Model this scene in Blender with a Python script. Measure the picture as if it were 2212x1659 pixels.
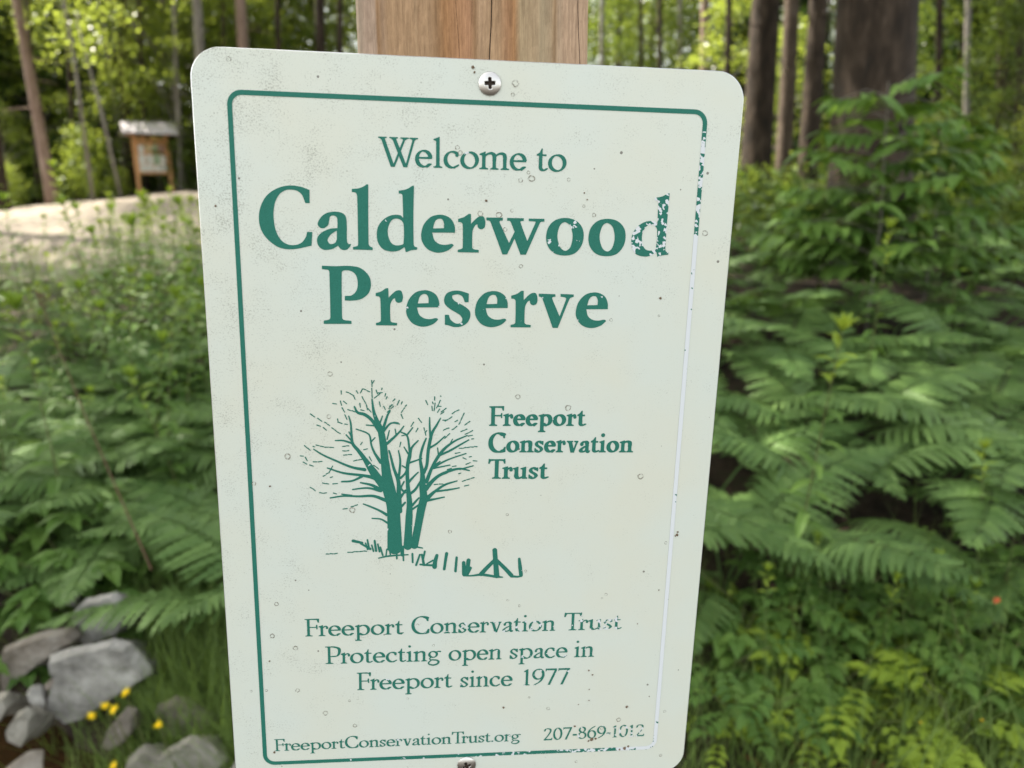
import bpy, bmesh, math, random
import numpy as np
from mathutils import Vector, Matrix

sc = bpy.context.scene
for o in list(bpy.data.objects): bpy.data.objects.remove(o)
COL = sc.collection
R = math.radians

# ---------------------------------------------------------------- camera
# pixel coordinates below are those of the photograph at 2212 x 1659
FPX = 1585.3; CU, CV = 1106.0, 829.5
PITCH, ROLL = R(14.5), R(.5)
EYE = Vector((0, 0, 1.5))
FWD = Vector((0, math.cos(PITCH), -math.sin(PITCH)))
_r, _u = Vector((1, 0, 0)), Vector((0, math.sin(PITCH), math.cos(PITCH)))
RGT = _r*math.cos(ROLL)-_u*math.sin(ROLL); UPV = _u*math.cos(ROLL)+_r*math.sin(ROLL)
cam = bpy.data.cameras.new('camera'); camo = bpy.data.objects.new('camera', cam); COL.objects.link(camo)
M = Matrix.Identity(4)
for i in range(3):
    M[i][0], M[i][1], M[i][2], M[i][3] = RGT[i], UPV[i], -FWD[i], EYE[i]
camo.matrix_world = M
cam.sensor_width = 36; cam.lens = 36*FPX/2212; cam.clip_start = .01; cam.clip_end = 400
cam.dof.use_dof = True; cam.dof.focus_distance = .452; cam.dof.aperture_fstop = 6.4
sc.camera = camo
# ---------------------------------------------------------------- sky, sun, exposure
SUN_EL, SUN_AZ = R(54), R(-60)          # azimuth from +Y towards +X
w = bpy.data.worlds.new('World'); sc.world = w; w.use_nodes = True
nt = w.node_tree; bg = nt.nodes['Background']; sky = nt.nodes.new('ShaderNodeTexSky')
sky.sky_type = 'NISHITA'; sky.sun_disc = False; sky.sun_elevation = SUN_EL; sky.sun_rotation = SUN_AZ
sky.air_density = 1.0; sky.dust_density = 2.5; sky.ozone_density = 1.0
hs = nt.nodes.new('ShaderNodeHueSaturation'); hs.inputs['Saturation'].default_value = .38       # hazy white summer sky
wb = nt.nodes.new('ShaderNodeMixRGB'); wb.blend_type = 'MULTIPLY'; wb.inputs[0].default_value = 1; wb.inputs[2].default_value = (1, .97, .87, 1)
nt.links.new(sky.outputs[0], hs.inputs['Color']); nt.links.new(hs.outputs[0], wb.inputs[1]); nt.links.new(wb.outputs[0], bg.inputs[0]); bg.inputs[1].default_value = .15
sl = bpy.data.lights.new('sun', 'SUN'); sl.energy = 4.8; sl.angle = R(.5); sl.color = (1, .93, .80)
slo = bpy.data.objects.new('sun', sl); COL.objects.link(slo)
sdir = Vector((math.sin(SUN_AZ)*math.cos(SUN_EL), math.cos(SUN_AZ)*math.cos(SUN_EL), math.sin(SUN_EL)))
slo.rotation_euler = (-sdir).to_track_quat('-Z', 'Y').to_euler(); slo.location = (0, 0, 30)
vs = sc.view_settings; vs.view_transform = 'Standard'; vs.look = 'None'; vs.exposure = 2.12; vs.gamma = 1; vs.use_curve_mapping = False
cy = sc.cycles; cy.max_bounces = 7; cy.diffuse_bounces = 2; cy.glossy_bounces = 2; cy.transmission_bounces = 4; cy.transparent_max_bounces = 6
cy.caustics_reflective = False; cy.caustics_refractive = False; cy.sample_clamp_indirect = 6

# ---------------------------------------------------------------- helpers
def ray(px, py): return (RGT*((px-CU)/FPX)-UPV*((py-CV)/FPX)+FWD)
def at_y(px, py, y):
    d = ray(px, py); return EYE+d*(y/d.y)
def to_px(p):
    q = Vector(p)-EYE; z = q.dot(FWD); return (CU+FPX*q.dot(RGT)/z, CV-FPX*q.dot(UPV)/z, z)
def link(name, me, mat=None, parent=None):
    o = bpy.data.objects.new(name, me); COL.objects.link(o)
    if mat is not None and me is not None:
        for m_ in (mat if isinstance(mat, (list, tuple)) else [mat]): me.materials.append(m_)
    if parent is not None: o.parent = parent
    return o
def empty(name, loc=(0, 0, 0), rot=(0, 0, 0), s=1):
    o = bpy.data.objects.new(name, None); COL.objects.link(o); o.location = loc; o.rotation_euler = rot; o.scale = (s, s, s); o.empty_display_size = .05
    return o
def tag(o, label=None, cat=None, group=None, kind=None):
    for k, v in (('label', label), ('category', cat), ('group', group), ('kind', kind)):
        if v: o[k] = v
    return o
def copy_tree(o, parent=None):
    c = o.copy(); COL.objects.link(c)
    if parent is not None:
        c.parent = parent; c.matrix_parent_inverse = o.matrix_parent_inverse.copy()
    for ch in list(o.children): copy_tree(ch, c)
    return c
def fast_mesh(name, V, F, smooth=False):
    """V (n,3); F (m,k) array or a list of index tuples"""
    me = bpy.data.meshes.new(name); V = np.asarray(V, np.float32)
    if isinstance(F, np.ndarray):
        k = F.shape[1]; me.vertices.add(len(V)); me.loops.add(F.size); me.polygons.add(len(F))
        me.vertices.foreach_set('co', V.ravel()); me.loops.foreach_set('vertex_index', F.astype(np.int32).ravel())
        me.polygons.foreach_set('loop_start', np.arange(0, F.size, k, dtype=np.int32))
        me.update(calc_edges=True); me.validate()
    else:
        me.from_pydata([tuple(map(float, v)) for v in V], [], [tuple(f) for f in F]); me.update()
    if smooth: me.polygons.foreach_set('use_smooth', [True]*len(me.polygons))
    return me
class MB:
    """collects geometry for one mesh"""
    def __init__(s): s.V = []; s.F = []
    def add(s, V, F):
        n = len(s.V); s.V += [tuple(v) for v in V]; s.F += [tuple(i+n for i in f) for f in F]
    def box(s, c, size, rot=None):
        x, y, z = [k/2 for k in size]; P = [Vector((a*x, b*y, d*z)) for d in (-1, 1) for b in (-1, 1) for a in (-1, 1)]
        if rot is not None: P = [rot @ p for p in P]
        s.add([p+Vector(c) for p in P], [(0, 2, 3, 1), (4, 5, 7, 6), (0, 1, 5, 4), (2, 6, 7, 3), (0, 4, 6, 2), (1, 3, 7, 5)])
    def tube(s, pts, rad, n=8, cap=True):
        pts = [Vector(p) for p in pts]; V = []; F = []; side = None
        for i, p in enumerate(pts):
            d = (pts[min(i+1, len(pts)-1)]-pts[max(i-1, 0)]).normalized()
            a = d.orthogonal().normalized() if side is None else (side-d*side.dot(d)).normalized()
            side = a; b = d.cross(a)
            for k in range(n):
                t = 2*math.pi*k/n; V.append(p+(a*math.cos(t)+b*math.sin(t))*rad[i])
        for i in range(len(pts)-1):
            for k in range(n):
                F.append((i*n+k, i*n+(k+1) % n, (i+1)*n+(k+1) % n, (i+1)*n+k))
        if cap: F.append(tuple(range(n))[::-1]); F.append(tuple((len(pts)-1)*n+k for k in range(n)))
        s.add(V, F)
    def leaf(s, p, d, up, L, W, droop=.3, n=4, fold=.18, shape=.9):
        """lanceolate leaf: midrib and two folded halves"""
        p = Vector(p); d = Vector(d).normalized(); side = d.cross(Vector(up)).normalized(); nn = side.cross(d).normalized()
        V = []
        for i in range(n+1):
            t = i/n; c = p+d*(L*t)-Vector((0, 0, 1))*(droop*L*t*t)
            hw = W/2*(math.sin(math.pi*min(1, (t*.94+.06))**shape)) if 0 < t < 1 else W*.03
            V += [c+side*hw+nn*(hw*fold*2), c, c-side*hw+nn*(hw*fold*2)]
        F = []
        for i in range(n):
            for k in (0, 1): F.append((3*i+k, 3*i+k+1, 3*i+k+4, 3*i+k+3))
        s.add(V, F)
    def mesh(s, name, smooth=False): 
        me = fast_mesh(name, s.V, s.F, smooth); return me
    def build(s, name, mat, parent=None, smooth=False): return link(name, s.mesh(name, smooth), mat, parent)

# ---------------------------------------------------------------- materials
def mat(name):
    m = bpy.data.materials.new(name); m.use_nodes = True; n = m.node_tree
    return m, n, n.nodes['Principled BSDF'], lambda t, **k: _node(n, t, **k), lambda a, b: n.links.new(a, b)
def _node(n, t, **k):
    x = n.nodes.new('ShaderNode'+t)
    for a, v in k.items():
        if a.startswith('i_'): x.inputs[a[2:].replace('_', ' ')].default_value = v
        else: setattr(x, a, v)
    return x
def ramp(N, stops, interp='LINEAR'):
    r = N('ValToRGB'); cr = r.color_ramp; cr.interpolation = interp
    while len(cr.elements) < len(stops): cr.elements.new(.5)
    for e, (p, c) in zip(cr.elements, stops): e.position = p; e.color = (*c, 1)
    return r
def noise_mat(name, stops, scale, rough=.85, detail=6, stretch=(1, 1, 1), bump=0, bscale=None, spec=.3, obj=True, dist=0):
    m, n, b, N, Lk = mat(name)
    tc = N('TexCoord'); mp = N('Mapping'); mp.inputs['Scale'].default_value = stretch
    no = N('TexNoise', i_Scale=scale, i_Detail=detail, i_Roughness=.62, i_Distortion=dist); r = ramp(N, stops)
    Lk(tc.outputs['Object'], mp.inputs[0]); Lk(mp.outputs[0], no.inputs['Vector']); Lk(no.outputs['Fac'], r.inputs[0]); Lk(r.outputs[0], b.inputs['Base Color'])
    b.inputs['Roughness'].default_value = rough; b.inputs['Specular IOR Level'].default_value = spec
    if bump:
        n2 = N('TexNoise', i_Scale=bscale or scale*3, i_Detail=8); bp = N('Bump', i_Strength=bump, i_Distance=.02)
        Lk(mp.outputs[0], n2.inputs['Vector']); Lk(n2.outputs['Fac'], bp.inputs['Height']); Lk(bp.outputs[0], b.inputs['Normal'])
    return m
def leaf_mat(name, c0, c1, trans, tfac=.42, rough=.5, spec=.2, lo=.45):
    """c0..c1: reflectance spread over the leaves; trans: colour of light that shines through"""
    m, n, b, N, Lk = mat(name)
    g = N('NewGeometry'); oi = N('ObjectInfo'); ad = N('Math', operation='MULTIPLY_ADD'); ad.inputs[1].default_value = .35
    ml = N('Math', operation='MULTIPLY'); ml.inputs[1].default_value = .65
    Lk(g.outputs['Random Per Island'], ml.inputs[0]); Lk(oi.outputs['Random'], ad.inputs[0]); Lk(ml.outputs[0], ad.inputs[2])
    r = ramp(N, [(0, c0), (1, c1)]); Lk(ad.outputs[0], r.inputs[0]); Lk(r.outputs[0], b.inputs['Base Color'])
    b.inputs['Roughness'].default_value = rough; b.inputs['Specular IOR Level'].default_value = spec
    tr = N('BsdfTranslucent'); mx = N('MixRGB', blend_type='MULTIPLY'); mx.inputs[0].default_value = .6; mx.inputs[1].default_value = (*trans, 1)
    vr = ramp(N, [(0, (lo, lo, lo)), (1, (1, 1, 1))]); Lk(ad.outputs[0], vr.inputs[0]); Lk(vr.outputs[0], mx.inputs[2]); Lk(mx.outputs[0], tr.inputs[0])
    ms = N('MixShader'); ms.inputs[0].default_value = tfac
    out = n.nodes['Material Output']; Lk(b.outputs[0], ms.inputs[1]); Lk(tr.outputs[0], ms.inputs[2]); Lk(ms.outputs[0], out.inputs[0])
    return m
def plain(name, c, rough=.6, metal=0, spec=.4):
    m, n, b, N, Lk = mat(name); b.inputs['Base Color'].default_value = (*c, 1); b.inputs['Roughness'].default_value = rough
    b.inputs['Metallic'].default_value = metal; b.inputs['Specular IOR Level'].default_value = spec
    no = N('TexNoise', i_Scale=60.); r = ramp(N, [(.3, tuple(k*.8 for k in c)), (.7, tuple(min(1, k*1.12) for k in c))]); tc = N('TexCoord')
    Lk(tc.outputs['Object'], no.inputs['Vector']); Lk(no.outputs['Fac'], r.inputs[0]); Lk(r.outputs[0], b.inputs['Base Color'])
    return m
rng = np.random.default_rng(11); rnd = random.Random(5)
# ---------------------------------------------------------------- serif lettering, drawn with a broad nib
def catmull(pts, n=10, closed=False):
    P = [np.array(p, float) for p in pts]
    if len(P) < 3 and not closed: return np.array(P)
    out = []; m = len(P); segs = m if closed else m-1
    for i in range(segs):
        p1, p2 = P[i], P[(i+1) % m]
        p0 = P[(i-1) % m] if (closed or i > 0) else 2*p1-p2
        p3 = P[(i+2) % m] if (closed or i+2 < m) else 2*p2-p1
        for k in range(n):
            t = k/n
            out.append(.5*((2*p1)+(-p0+p2)*t+(2*p0-5*p1+4*p2-p3)*t*t+(-p0+3*p1-3*p2+p3)*t**3))
    out.append(P[0] if closed else P[-1])
    return np.array(out)

class Field:
    """signed field on a grid: > 0 inside the ink"""
    def __init__(s, x0, y0, x1, y1, res):
        s.x0, s.y0, s.res = x0, y0, res
        s.nx, s.ny = int((x1-x0)*res)+2, int((y1-y0)*res)+2
        s.f = np.full((s.ny, s.nx), -1.0)
    def win(s, a, b, c, d):
        i0 = max(0, int((a-s.x0)*s.res)-2); i1 = min(s.nx, int((c-s.x0)*s.res)+3)
        j0 = max(0, int((b-s.y0)*s.res)-2); j1 = min(s.ny, int((d-s.y0)*s.res)+3)
        X, Y = np.meshgrid(s.x0+np.arange(i0, i1)/s.res, s.y0+np.arange(j0, j1)/s.res)
        return (slice(j0, j1), slice(i0, i1)), X, Y
    def nib(s, pts, a, b, rot=0.):
        c, sn = math.cos(rot), math.sin(rot)
        M = np.array([[c/a, sn/a], [-sn/b, c/b]]); Q = np.asarray(pts) @ M.T; sc = min(a, b); r = max(a, b)
        for k in range(len(pts)-1):
            lo = np.minimum(pts[k], pts[k+1])-r; hi = np.maximum(pts[k], pts[k+1])+r
            w, X, Y = s.win(lo[0], lo[1], hi[0], hi[1])
            if X.size == 0: continue
            U = X*M[0, 0]+Y*M[0, 1]-Q[k, 0]; V = X*M[1, 0]+Y*M[1, 1]-Q[k, 1]
            d = Q[k+1]-Q[k]; L = d@d+1e-12
            t = np.clip((U*d[0]+V*d[1])/L, 0, 1)
            s.f[w] = np.maximum(s.f[w], (1-np.hypot(U-t*d[0], V-t*d[1]))*sc)
    def taper(s, pts, ws):
        for k in range(len(pts)-1):
            p, q = np.asarray(pts[k]), np.asarray(pts[k+1]); r = max(ws[k], ws[k+1])/2+2/s.res
            w, X, Y = s.win(min(p[0], q[0])-r, min(p[1], q[1])-r, max(p[0], q[0])+r, max(p[1], q[1])+r)
            if X.size == 0: continue
            d = q-p; L = d@d+1e-12
            t = np.clip(((X-p[0])*d[0]+(Y-p[1])*d[1])/L, 0, 1)
            s.f[w] = np.maximum(s.f[w], (ws[k]+(ws[k+1]-ws[k])*t)/2-np.hypot(X-p[0]-t*d[0], Y-p[1]-t*d[1]))
    def poly(s, pts):
        P = np.asarray(pts, float); lo, hi = P.min(0)-3/s.res, P.max(0)+3/s.res
        w, X, Y = s.win(lo[0], lo[1], hi[0], hi[1])
        ins = np.zeros(X.shape, bool); dm = np.full(X.shape, 9.)
        for k in range(len(P)):
            p, q = P[k], P[(k+1) % len(P)]; d = q-p
            t = np.clip(((X-p[0])*d[0]+(Y-p[1])*d[1])/(d@d+1e-12), 0, 1)
            dm = np.minimum(dm, np.hypot(X-p[0]-t*d[0], Y-p[1]-t*d[1]))
            if q[1] != p[1]:
                ins ^= ((p[1] > Y) != (q[1] > Y)) & (X < d[0]*(Y-p[1])/d[1]+p[0])
        s.f[w] = np.maximum(s.f[w], np.where(ins, dm, -dm))
    def mesh(s, iso=0.0):
        """(verts, faces): runs of full cells become one quad, edge cells are cut along the outline"""
        f = s.f-iso; ins = f > 0; V = []; F = []
        cnt = ins[:-1, :-1].astype(int)+ins[1:, :-1]+ins[:-1, 1:]+ins[1:, 1:]
        px = lambda i: s.x0+i/s.res
        py = lambda j: s.y0+j/s.res
        for j in range(s.ny-1):
            row = np.concatenate(([0], (cnt[j] == 4).astype(int), [0])); d = np.diff(row)
            for a, b in zip(np.where(d == 1)[0], np.where(d == -1)[0]):
                n = len(V); V += [(px(a), py(j)), (px(b), py(j)), (px(b), py(j+1)), (px(a), py(j+1))]; F.append((n, n+1, n+2, n+3))
        for j, i in zip(*np.where((cnt > 0) & (cnt < 4))):
            C = [(i, j), (i+1, j), (i+1, j+1), (i, j+1)]; poly = []
            for k in range(4):
                a, b = C[k], C[(k+1) % 4]; fa, fb = f[a[1], a[0]], f[b[1], b[0]]
                if fa > 0: poly.append((px(a[0]), py(a[1])))
                if (fa > 0) != (fb > 0):
                    t = fa/(fa-fb); poly.append((px(a[0]+(b[0]-a[0])*t), py(a[1]+(b[1]-a[1])*t)))
            n = len(V); V += poly; F.append(tuple(range(n, n+len(poly))))
        return np.array(V).reshape(-1, 2), F

def glyph(ch, bold, res):
    """one letter, x-height = 1; returns (verts, faces, advance)"""
    S, T = (.29, .105) if bold else (.185, .075)
    s, t = S/2, T/2
    B = 1 if bold else 0
    g = Field(-.35, -.75, 2.6, 2.05, res); NR = math.radians(14 if bold else 18)
    CAP, ASC = 1.69, 1.80
    nib = lambda pts, closed=False, k=1.: g.nib(catmull(pts, 12, closed), s*k*1.03, t*1.05, NR)
    stem = lambda x, y0, y1, k=1.: g.poly([(x-s*k, y0), (x+s*k, y0), (x+s*k*.97, (y0+y1)/2), (x+s*k, y1), (x-s*k, y1), (x-s*k*.97, (y0+y1)/2)])
    SF = .16 if bold else .15
    def foot(x, y=0, l=SF, r=SF, k=1.):
        g.poly([(x-s*k-l, y), (x+s*k+r, y), (x+s*k+r, y+T*.8), (x+s*k+.35*r, y+T*1.05), (x+s*k-.01, y+T*1.9), (x-s*k+.01, y+T*1.9), (x-s*k-.35*l, y+T*1.05), (x-s*k-l, y+T*.8)])
    def head(x, y, l=SF, r=SF, k=1.):
        g.poly([(x-s*k-l, y), (x+s*k+r, y), (x+s*k+r, y-T*.8), (x+s*k+.35*r, y-T*1.05), (x+s*k-.01, y-T*1.9), (x-s*k+.01, y-T*1.9), (x-s*k-.35*l, y-T*1.05), (x-s*k-l, y-T*.8)])
    def flag(x, y, l=.14):
        g.poly([(x+s, y), (x+s, y-.3), (x-s, y-.3), (x-s-.02, y-.22), (x-s-l, y-.20), (x-s-l, y-.13), (x-s*.2, y-.045), (x+s*.7, y)])
    def ell(cx, cy, rx, ry, a0, a1, n=30, k=1.):
        A = np.radians(np.linspace(a0, a1, n)); g.nib(np.stack([cx+rx*np.cos(A), cy+ry*np.sin(A)], 1), s*k*1.03, t*1.05, NR)
    def diag(x0, y0, x1, y1, w):
        g.poly([(x0-w/2, y0), (x0+w/2, y0), (x1+w/2, y1), (x1-w/2, y1)])
    ov = .015
    def bowl(x0, x1, y0=-ov, y1=1+ov, a0=0, a1=360, k=1.):
        ell((x0+x1)/2, (y0+y1)/2, (x1-x0)/2-s*k, (y1-y0)/2-t*1.25, a0, a1, k=k)
    if ch == 'o': W = 1.07 if B else 1.03; bowl(0, W)
    elif ch == 'e':
        W = .96 if B else .93; bowl(0, W+.02, a0=8, a1=318)
        g.poly([(s, .50), (W-.005, .50), (W-.005, .50+T*1.1), (W-.06, .54+T), (s, .50+T*1.15)]); g.taper([(W*.72, .04), (W-.04, .2)], [T*1.5, T*.8])
    elif ch == 'c':
        W = .86; bowl(0, W+.12, a0=52, a1=310); g.taper(catmull([(W*.62, .96), (W-.12, .86), (W-.12, .76)]), np.linspace(T, S*.95, 21)); g.taper([(W*.68, .04), (W-.03, .2)], [T*1.5, T*.8])
    elif ch == 'l': W = .58 if B else .5; stem(W/2, 0, 1.7); foot(W/2); flag(W/2, ASC)
    elif ch == 'i':
        W = .58 if B else .5; stem(W/2, 0, .9); foot(W/2); flag(W/2, 1.06)
        A = np.linspace(0, 6.3, 3); g.taper([(W/2, 1.5), (W/2+.001, 1.5)], [S*1.12]*2)
    elif ch == 'd':
        W = 1.13; x = W-s-.09; stem(x, -.0, 1.7); flag(x, ASC); bowl(0, x+s*.9, a0=55, a1=318)
        g.poly([(x-s, .02), (x-s*.4, -.06), (x+s*.2, -.03), (W, 0), (W, .08), (x+s+.02, .1), (x+s*.7, .2), (x-s, .15)])
        g.taper(catmull([(x-s*.2, .80), (x-.3*W, 1.0-t), (x-.42*W, .96)]), [T*1.1]*21); g.taper(catmull([(x-.36*W, .02), (x-.18*W, .06), (x-s*.3, .17)]), [T*1.3]*21)
    elif ch == 'a':
        W = .94 if B else .84; x = W-s-.10; stem(x, .1, .72)
        nib([(x, .70), (x-.015, .84), (x-.14, .965-t*.3), (x-.30, .95-t), (x-.42, .84)], k=1)
        g.taper(catmull([(x-.36, .93), (x-.44, .80), (x-.46, .70)]), np.linspace(T, S*1.0, 21))
        nib([(x, .56), (x-.22, .48), (x-.40, .36), (.02+s, .22), (s+.06, .08), (s+.22, .045), (x-.12, .12), (x, .22)], k=.98)
        g.taper(catmull([(x+.02, .16), (x+.06, .06), (x+.16, .05), (W, .13)]), [S*.9]*8+list(np.linspace(S*.9, T*.6, 23)))
    elif ch in 'nm':
        x = SF*.75+s; pitch = (.62 if B else .60); flag(x, 1.04); stem(x, 0, .85); foot(x)
        k = 2 if ch == 'm' else 1
        for q in range(k):
            xa, xb = x+pitch*q, x+pitch*(q+1)
            g.taper(catmull([(xa+s*.3, .74), (xa+.2, .90), (xb-.18, 1.0-t), (xb-.03, .90)]), np.linspace(T*.9, T*2.2, 31)); nib([(xb-.2, .955-t*.3), (xb-.05, .90), (xb, .75), (xb, .55)]); stem(xb, 0, .66); foot(xb, l=SF*.8)
        W = x+pitch*k+s+SF*.8
    elif ch == 'u':
        x = .14+s; xb = x+(.62 if B else .6); flag(x, 1.04); stem(x, .3, .9); flag(xb, 1.04); stem(xb, .0, .9)
        nib([(x, .4), (x+.01, .2), (x+.12, .05), (x+.3, .06), (xb-.05, .2)]); W = xb+s+.12; g.poly([(xb-s, 0), (W, 0), (W, T*.8), (xb+s, T*1.5), (xb-s, .2)])
    elif ch == 'r':
        x = SF*.75+s; W = .79 if B else .68; flag(x, 1.07); stem(x, 0, .88); foot(x, r=SF*1.1)
        g.taper(catmull([(x+s*.2, .70), (x+s+.06, .88), (W-.16, .95), (W-s*.8, .86), (W-s*.85, .76)]), list(np.linspace(T*.8, T*1.4, 20))+list(np.linspace(T*1.5, S*.86, 21)))
    elif ch in 'vwV':
        a, b = S*1.12, T*1.25; W = (1.08 if ch == 'v' else 1.66) if B else (1.0 if ch == 'v' else 1.5)
        if ch == 'v':
            diag(.13+a/2, 1, W*.5, -.02, a); diag(W-.16, 1, W*.5+a*.2, -.02, b); g.poly([(W*.5-a/2, -.02), (W*.5+a*.3, -.02), (W*.5+a*.35, .2), (W*.5-a*.4, .2)])
            head(.13+a/2, 1, l=.13, r=.13); head(W-.18, 1, l=.12+s*.3, r=.12-s*.5, k=.5)
        else:
            x1, x2 = W*.325, W*.66
            diag(.12+a/2, 1, x1, -.02, a); diag(W*.46, 1, x2, -.02, a); diag(W-.15, 1, x2+a*.2, -.02, b); diag(W*.47, .62, x1+a*.2, -.02, b)
            head(.12+a/2, 1, l=.12, r=.12); head(W*.46, 1, l=.12, r=.12); head(W-.17, 1, l=.14, r=.10, k=.4)
    elif ch == 'W':
        W = 2.2; a, b = S*1.1, T*1.5
        x1, x2 = .80, 1.50
        diag(.24, CAP, x1, -.03, a); diag(.86, CAP, x2, -.03, a); diag(1.50, CAP, x1+.05, -.03, b); diag(W-.19, CAP, x2+.05, -.03, b)
        for q in (.24, .86, 1.47, W-.22): head(q, CAP, l=.14, r=.15, k=.9)
    elif ch == 's':
        W = .78 if B else .68; q = s*.95
        nib([(W-q-.0, .80), (W*.56, .95), (W*.32, .90), (q+.03, .74), (W*.32, .58), (W*.66, .42), (W-q-.02, .25), (W*.62, .07), (W*.36, .045), (q-.0, .17)], k=.82)
        g.poly([(W-.09, .98), (W-.02, .98), (W-.02, .66), (W-.10, .66), (W-.26, .9)]); g.poly([(.02, 0.02), (.10, 0.02), (.28, .1), (.10, .36), (.02, .36)])
    elif ch == 't':
        W = .66 if B else .58; x = .13+s; stem(x, .25, 1.0); g.poly([(0, .98), (W-.04, .98), (W-.04, .98-T*1.2), (0, .98-T*1.1)]); g.poly([(.0, .97), (x-s, .97), (x+s, .97), (x+s, 1.32), (x+s*.5, 1.32), (x-s*.6, 1.08)])
        nib([(x, .4), (x+.01, .16), (x+.13, .05), (x+.24, .06), (W-.02, .13)], k=.9)
    elif ch == 'p':
        x = .15+s; W = 1.13; flag(x, 1.04); stem(x, -.5, .9); foot(x, -.55); bowl(x-s*.9, W, a0=-135, a1=128)
        g.taper(catmull([(x, .78), (x+.2, .94), (x+.4, 1.0-t)]), [T*1.1]*21); g.taper(catmull([(x, .12), (x+.18, .04), (x+.36, .01)]), [T]*21)
    elif ch == 'g':
        W = 1.0; ell(.42, .66, .42-s*.85-.04, .33-t, 0, 360, k=.85); g.taper([(.66, .88), (.84, .95), (W, .93)], [T, T*1.3, T*1.6])
        g.taper(catmull([(.24, .36), (.14, .24), (.24, .14), (.48, .11), (.74, .06), (.86, -.1), (.74, -.3), (.44, -.4), (.14, -.32), (.06, -.16), (.2, .02), (.3, .1)]), list(np.linspace(T, T*1.1, 20))+list(np.linspace(T*1.2, S*.85, 30))+list(np.linspace(S*.85, T, 61)))
    elif ch == 'C':
        W = 1.46 if B else 1.42; cx = W*.56
        ell(cx, CAP/2, cx-s*1.12, CAP/2+.03-t*1.2, 52, 308, k=1.12)
        g.taper(catmull([(cx, CAP+.03-t), (cx+.3, CAP-.0-t), (W-.1, CAP-.14)]), np.linspace(T*1.1, T*1.9, 21)); g.poly([(W-.08, CAP-.08), (W-.08, CAP-.46), (W-.19, CAP-.46), (W-.30, CAP-.16)])
        g.taper(catmull([(cx, -.03+t), (cx+.3, .0+t), (W-.1, .12)]), np.linspace(T*1.1, T*1.9, 21)); g.poly([(W-.03, .08), (W, .46), (W-.12, .46), (W-.26, .14)])
    elif ch == 'P':
        x = .20+s; W = 1.48 if B else 1.18; stem(x, 0, CAP); foot(x, l=.2, r=.22); g.poly([(0, CAP), (x+s, CAP), (x+s, CAP-T*1.9), (x-s, CAP-T*1.9), (x-s-.05, CAP-T*1.05), (0, CAP-T*.9)])
        nib([(x+s*.5, CAP-t*1.2), (x+.35, CAP-.01-t), (W-s-.06, CAP-.2), (W-s, CAP-.5), (W-s-.08, CAP-.82), (W*.70, CAP-.96), (x+.30 if B else x+.2, CAP-.97)])
    elif ch == 'F':
        x = .17+s; W = 1.2 if B else 1.08; stem(x, 0, CAP); foot(x, r=.2); g.poly([(0, CAP), (W, CAP+.02), (W-.01, CAP-.36), (W-.10, CAP-.36), (W-.17, CAP-T*1.25), (x+s, CAP-T*1.05), (x-s, CAP-T*1.9), (x-s-.05, CAP-T), (0, CAP-T*.8)])
        g.poly([(x, .83), (W-.22, .83), (W-.22, .68), (W-.14, .68), (W-.14, 1.10), (W-.22, 1.10), (W-.25, .83+T*1.05), (x, .83+T*1.05)])
    elif ch == 'T':
        W = 1.35 if B else 1.32; x = W/2; stem(x, 0, CAP); foot(x, l=.2, r=.2)
        g.poly([(.04, CAP+.05), (.12, CAP), (W-.12, CAP), (W-.02, CAP+.05), (W, CAP-.38), (W-.09, CAP-.36), (W-.18, CAP-T*1.3), (x+s, CAP-T*1.1), (x+s, CAP-T*1.8), (x-s, CAP-T*1.8), (x-s, CAP-T*1.1), (.2, CAP-T*1.3), (.09, CAP-.38), (0, CAP-.38)])
    elif ch == '1':
        W = .72; x = W/2; H = 1.58; stem(x, 0, H-.1); foot(x); g.poly([(x+s, H), (x+s, H-.25), (x-s, H-.25), (x-s-.16, H-.26), (x-s-.16, H-.2), (x, H-.03)])
    elif ch == '0': W = 1.0; ell(W/2, .79, W/2-s*.95, .79-t, 0, 360, k=.95)
    elif ch == '7': W = .98; H = 1.58; g.poly([(0.02, H), (W, H), (W, H-.1), (.42, 0), (.42-S, 0), (W-.2, H-S*.85), (.1, H-S*.8), (.02, H-.3)])
    elif ch in '96':
        W = 1.0; P = []
        if ch == '9': ell(W/2, 1.06, W/2-s*.95, .52-t, 0, 360, k=.95); nib([(W-s, 1.1), (W-s-.01, .8), (W*.68, .36), (.22, .03)], k=.9)
        else: ell(W/2, .52, W/2-s*.95, .52-t, 0, 360, k=.95); nib([(s, .5), (s+.02, .8), (W*.34, 1.22), (W-.2, 1.56)], k=.9)
    elif ch == '8': W = .98; ell(W/2, 1.2, W*.40-s*.9, .37-t, 0, 360, k=.9); ell(W/2, .43, W/2-s*.95, .44-t, 0, 360, k=.95)
    elif ch == '2':
        W = 1.0; nib([(.12, 1.22), (.2, 1.44), (.45, 1.55-t), (.74, 1.42), (.76, 1.1), (.5, .6), (.12, .09)], k=.85); g.poly([(.03, 0), (W-.04, 0), (W, .3), (W-.07, .3), (W-.14, S*.85), (.1, S*.8)])
    elif ch == '-': W = .5; g.poly([(.02, .46), (W-.02, .46), (W-.02, .66), (.02, .66)])
    elif ch == '.': W = .32; g.taper([(.16, .1), (.161, .1)], [S*1.15]*2)
    elif ch == ' ': return np.zeros((0, 2)), [], .5
    V, F = g.mesh(-.012 if bold else -.008)
    return V, F, W
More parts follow.
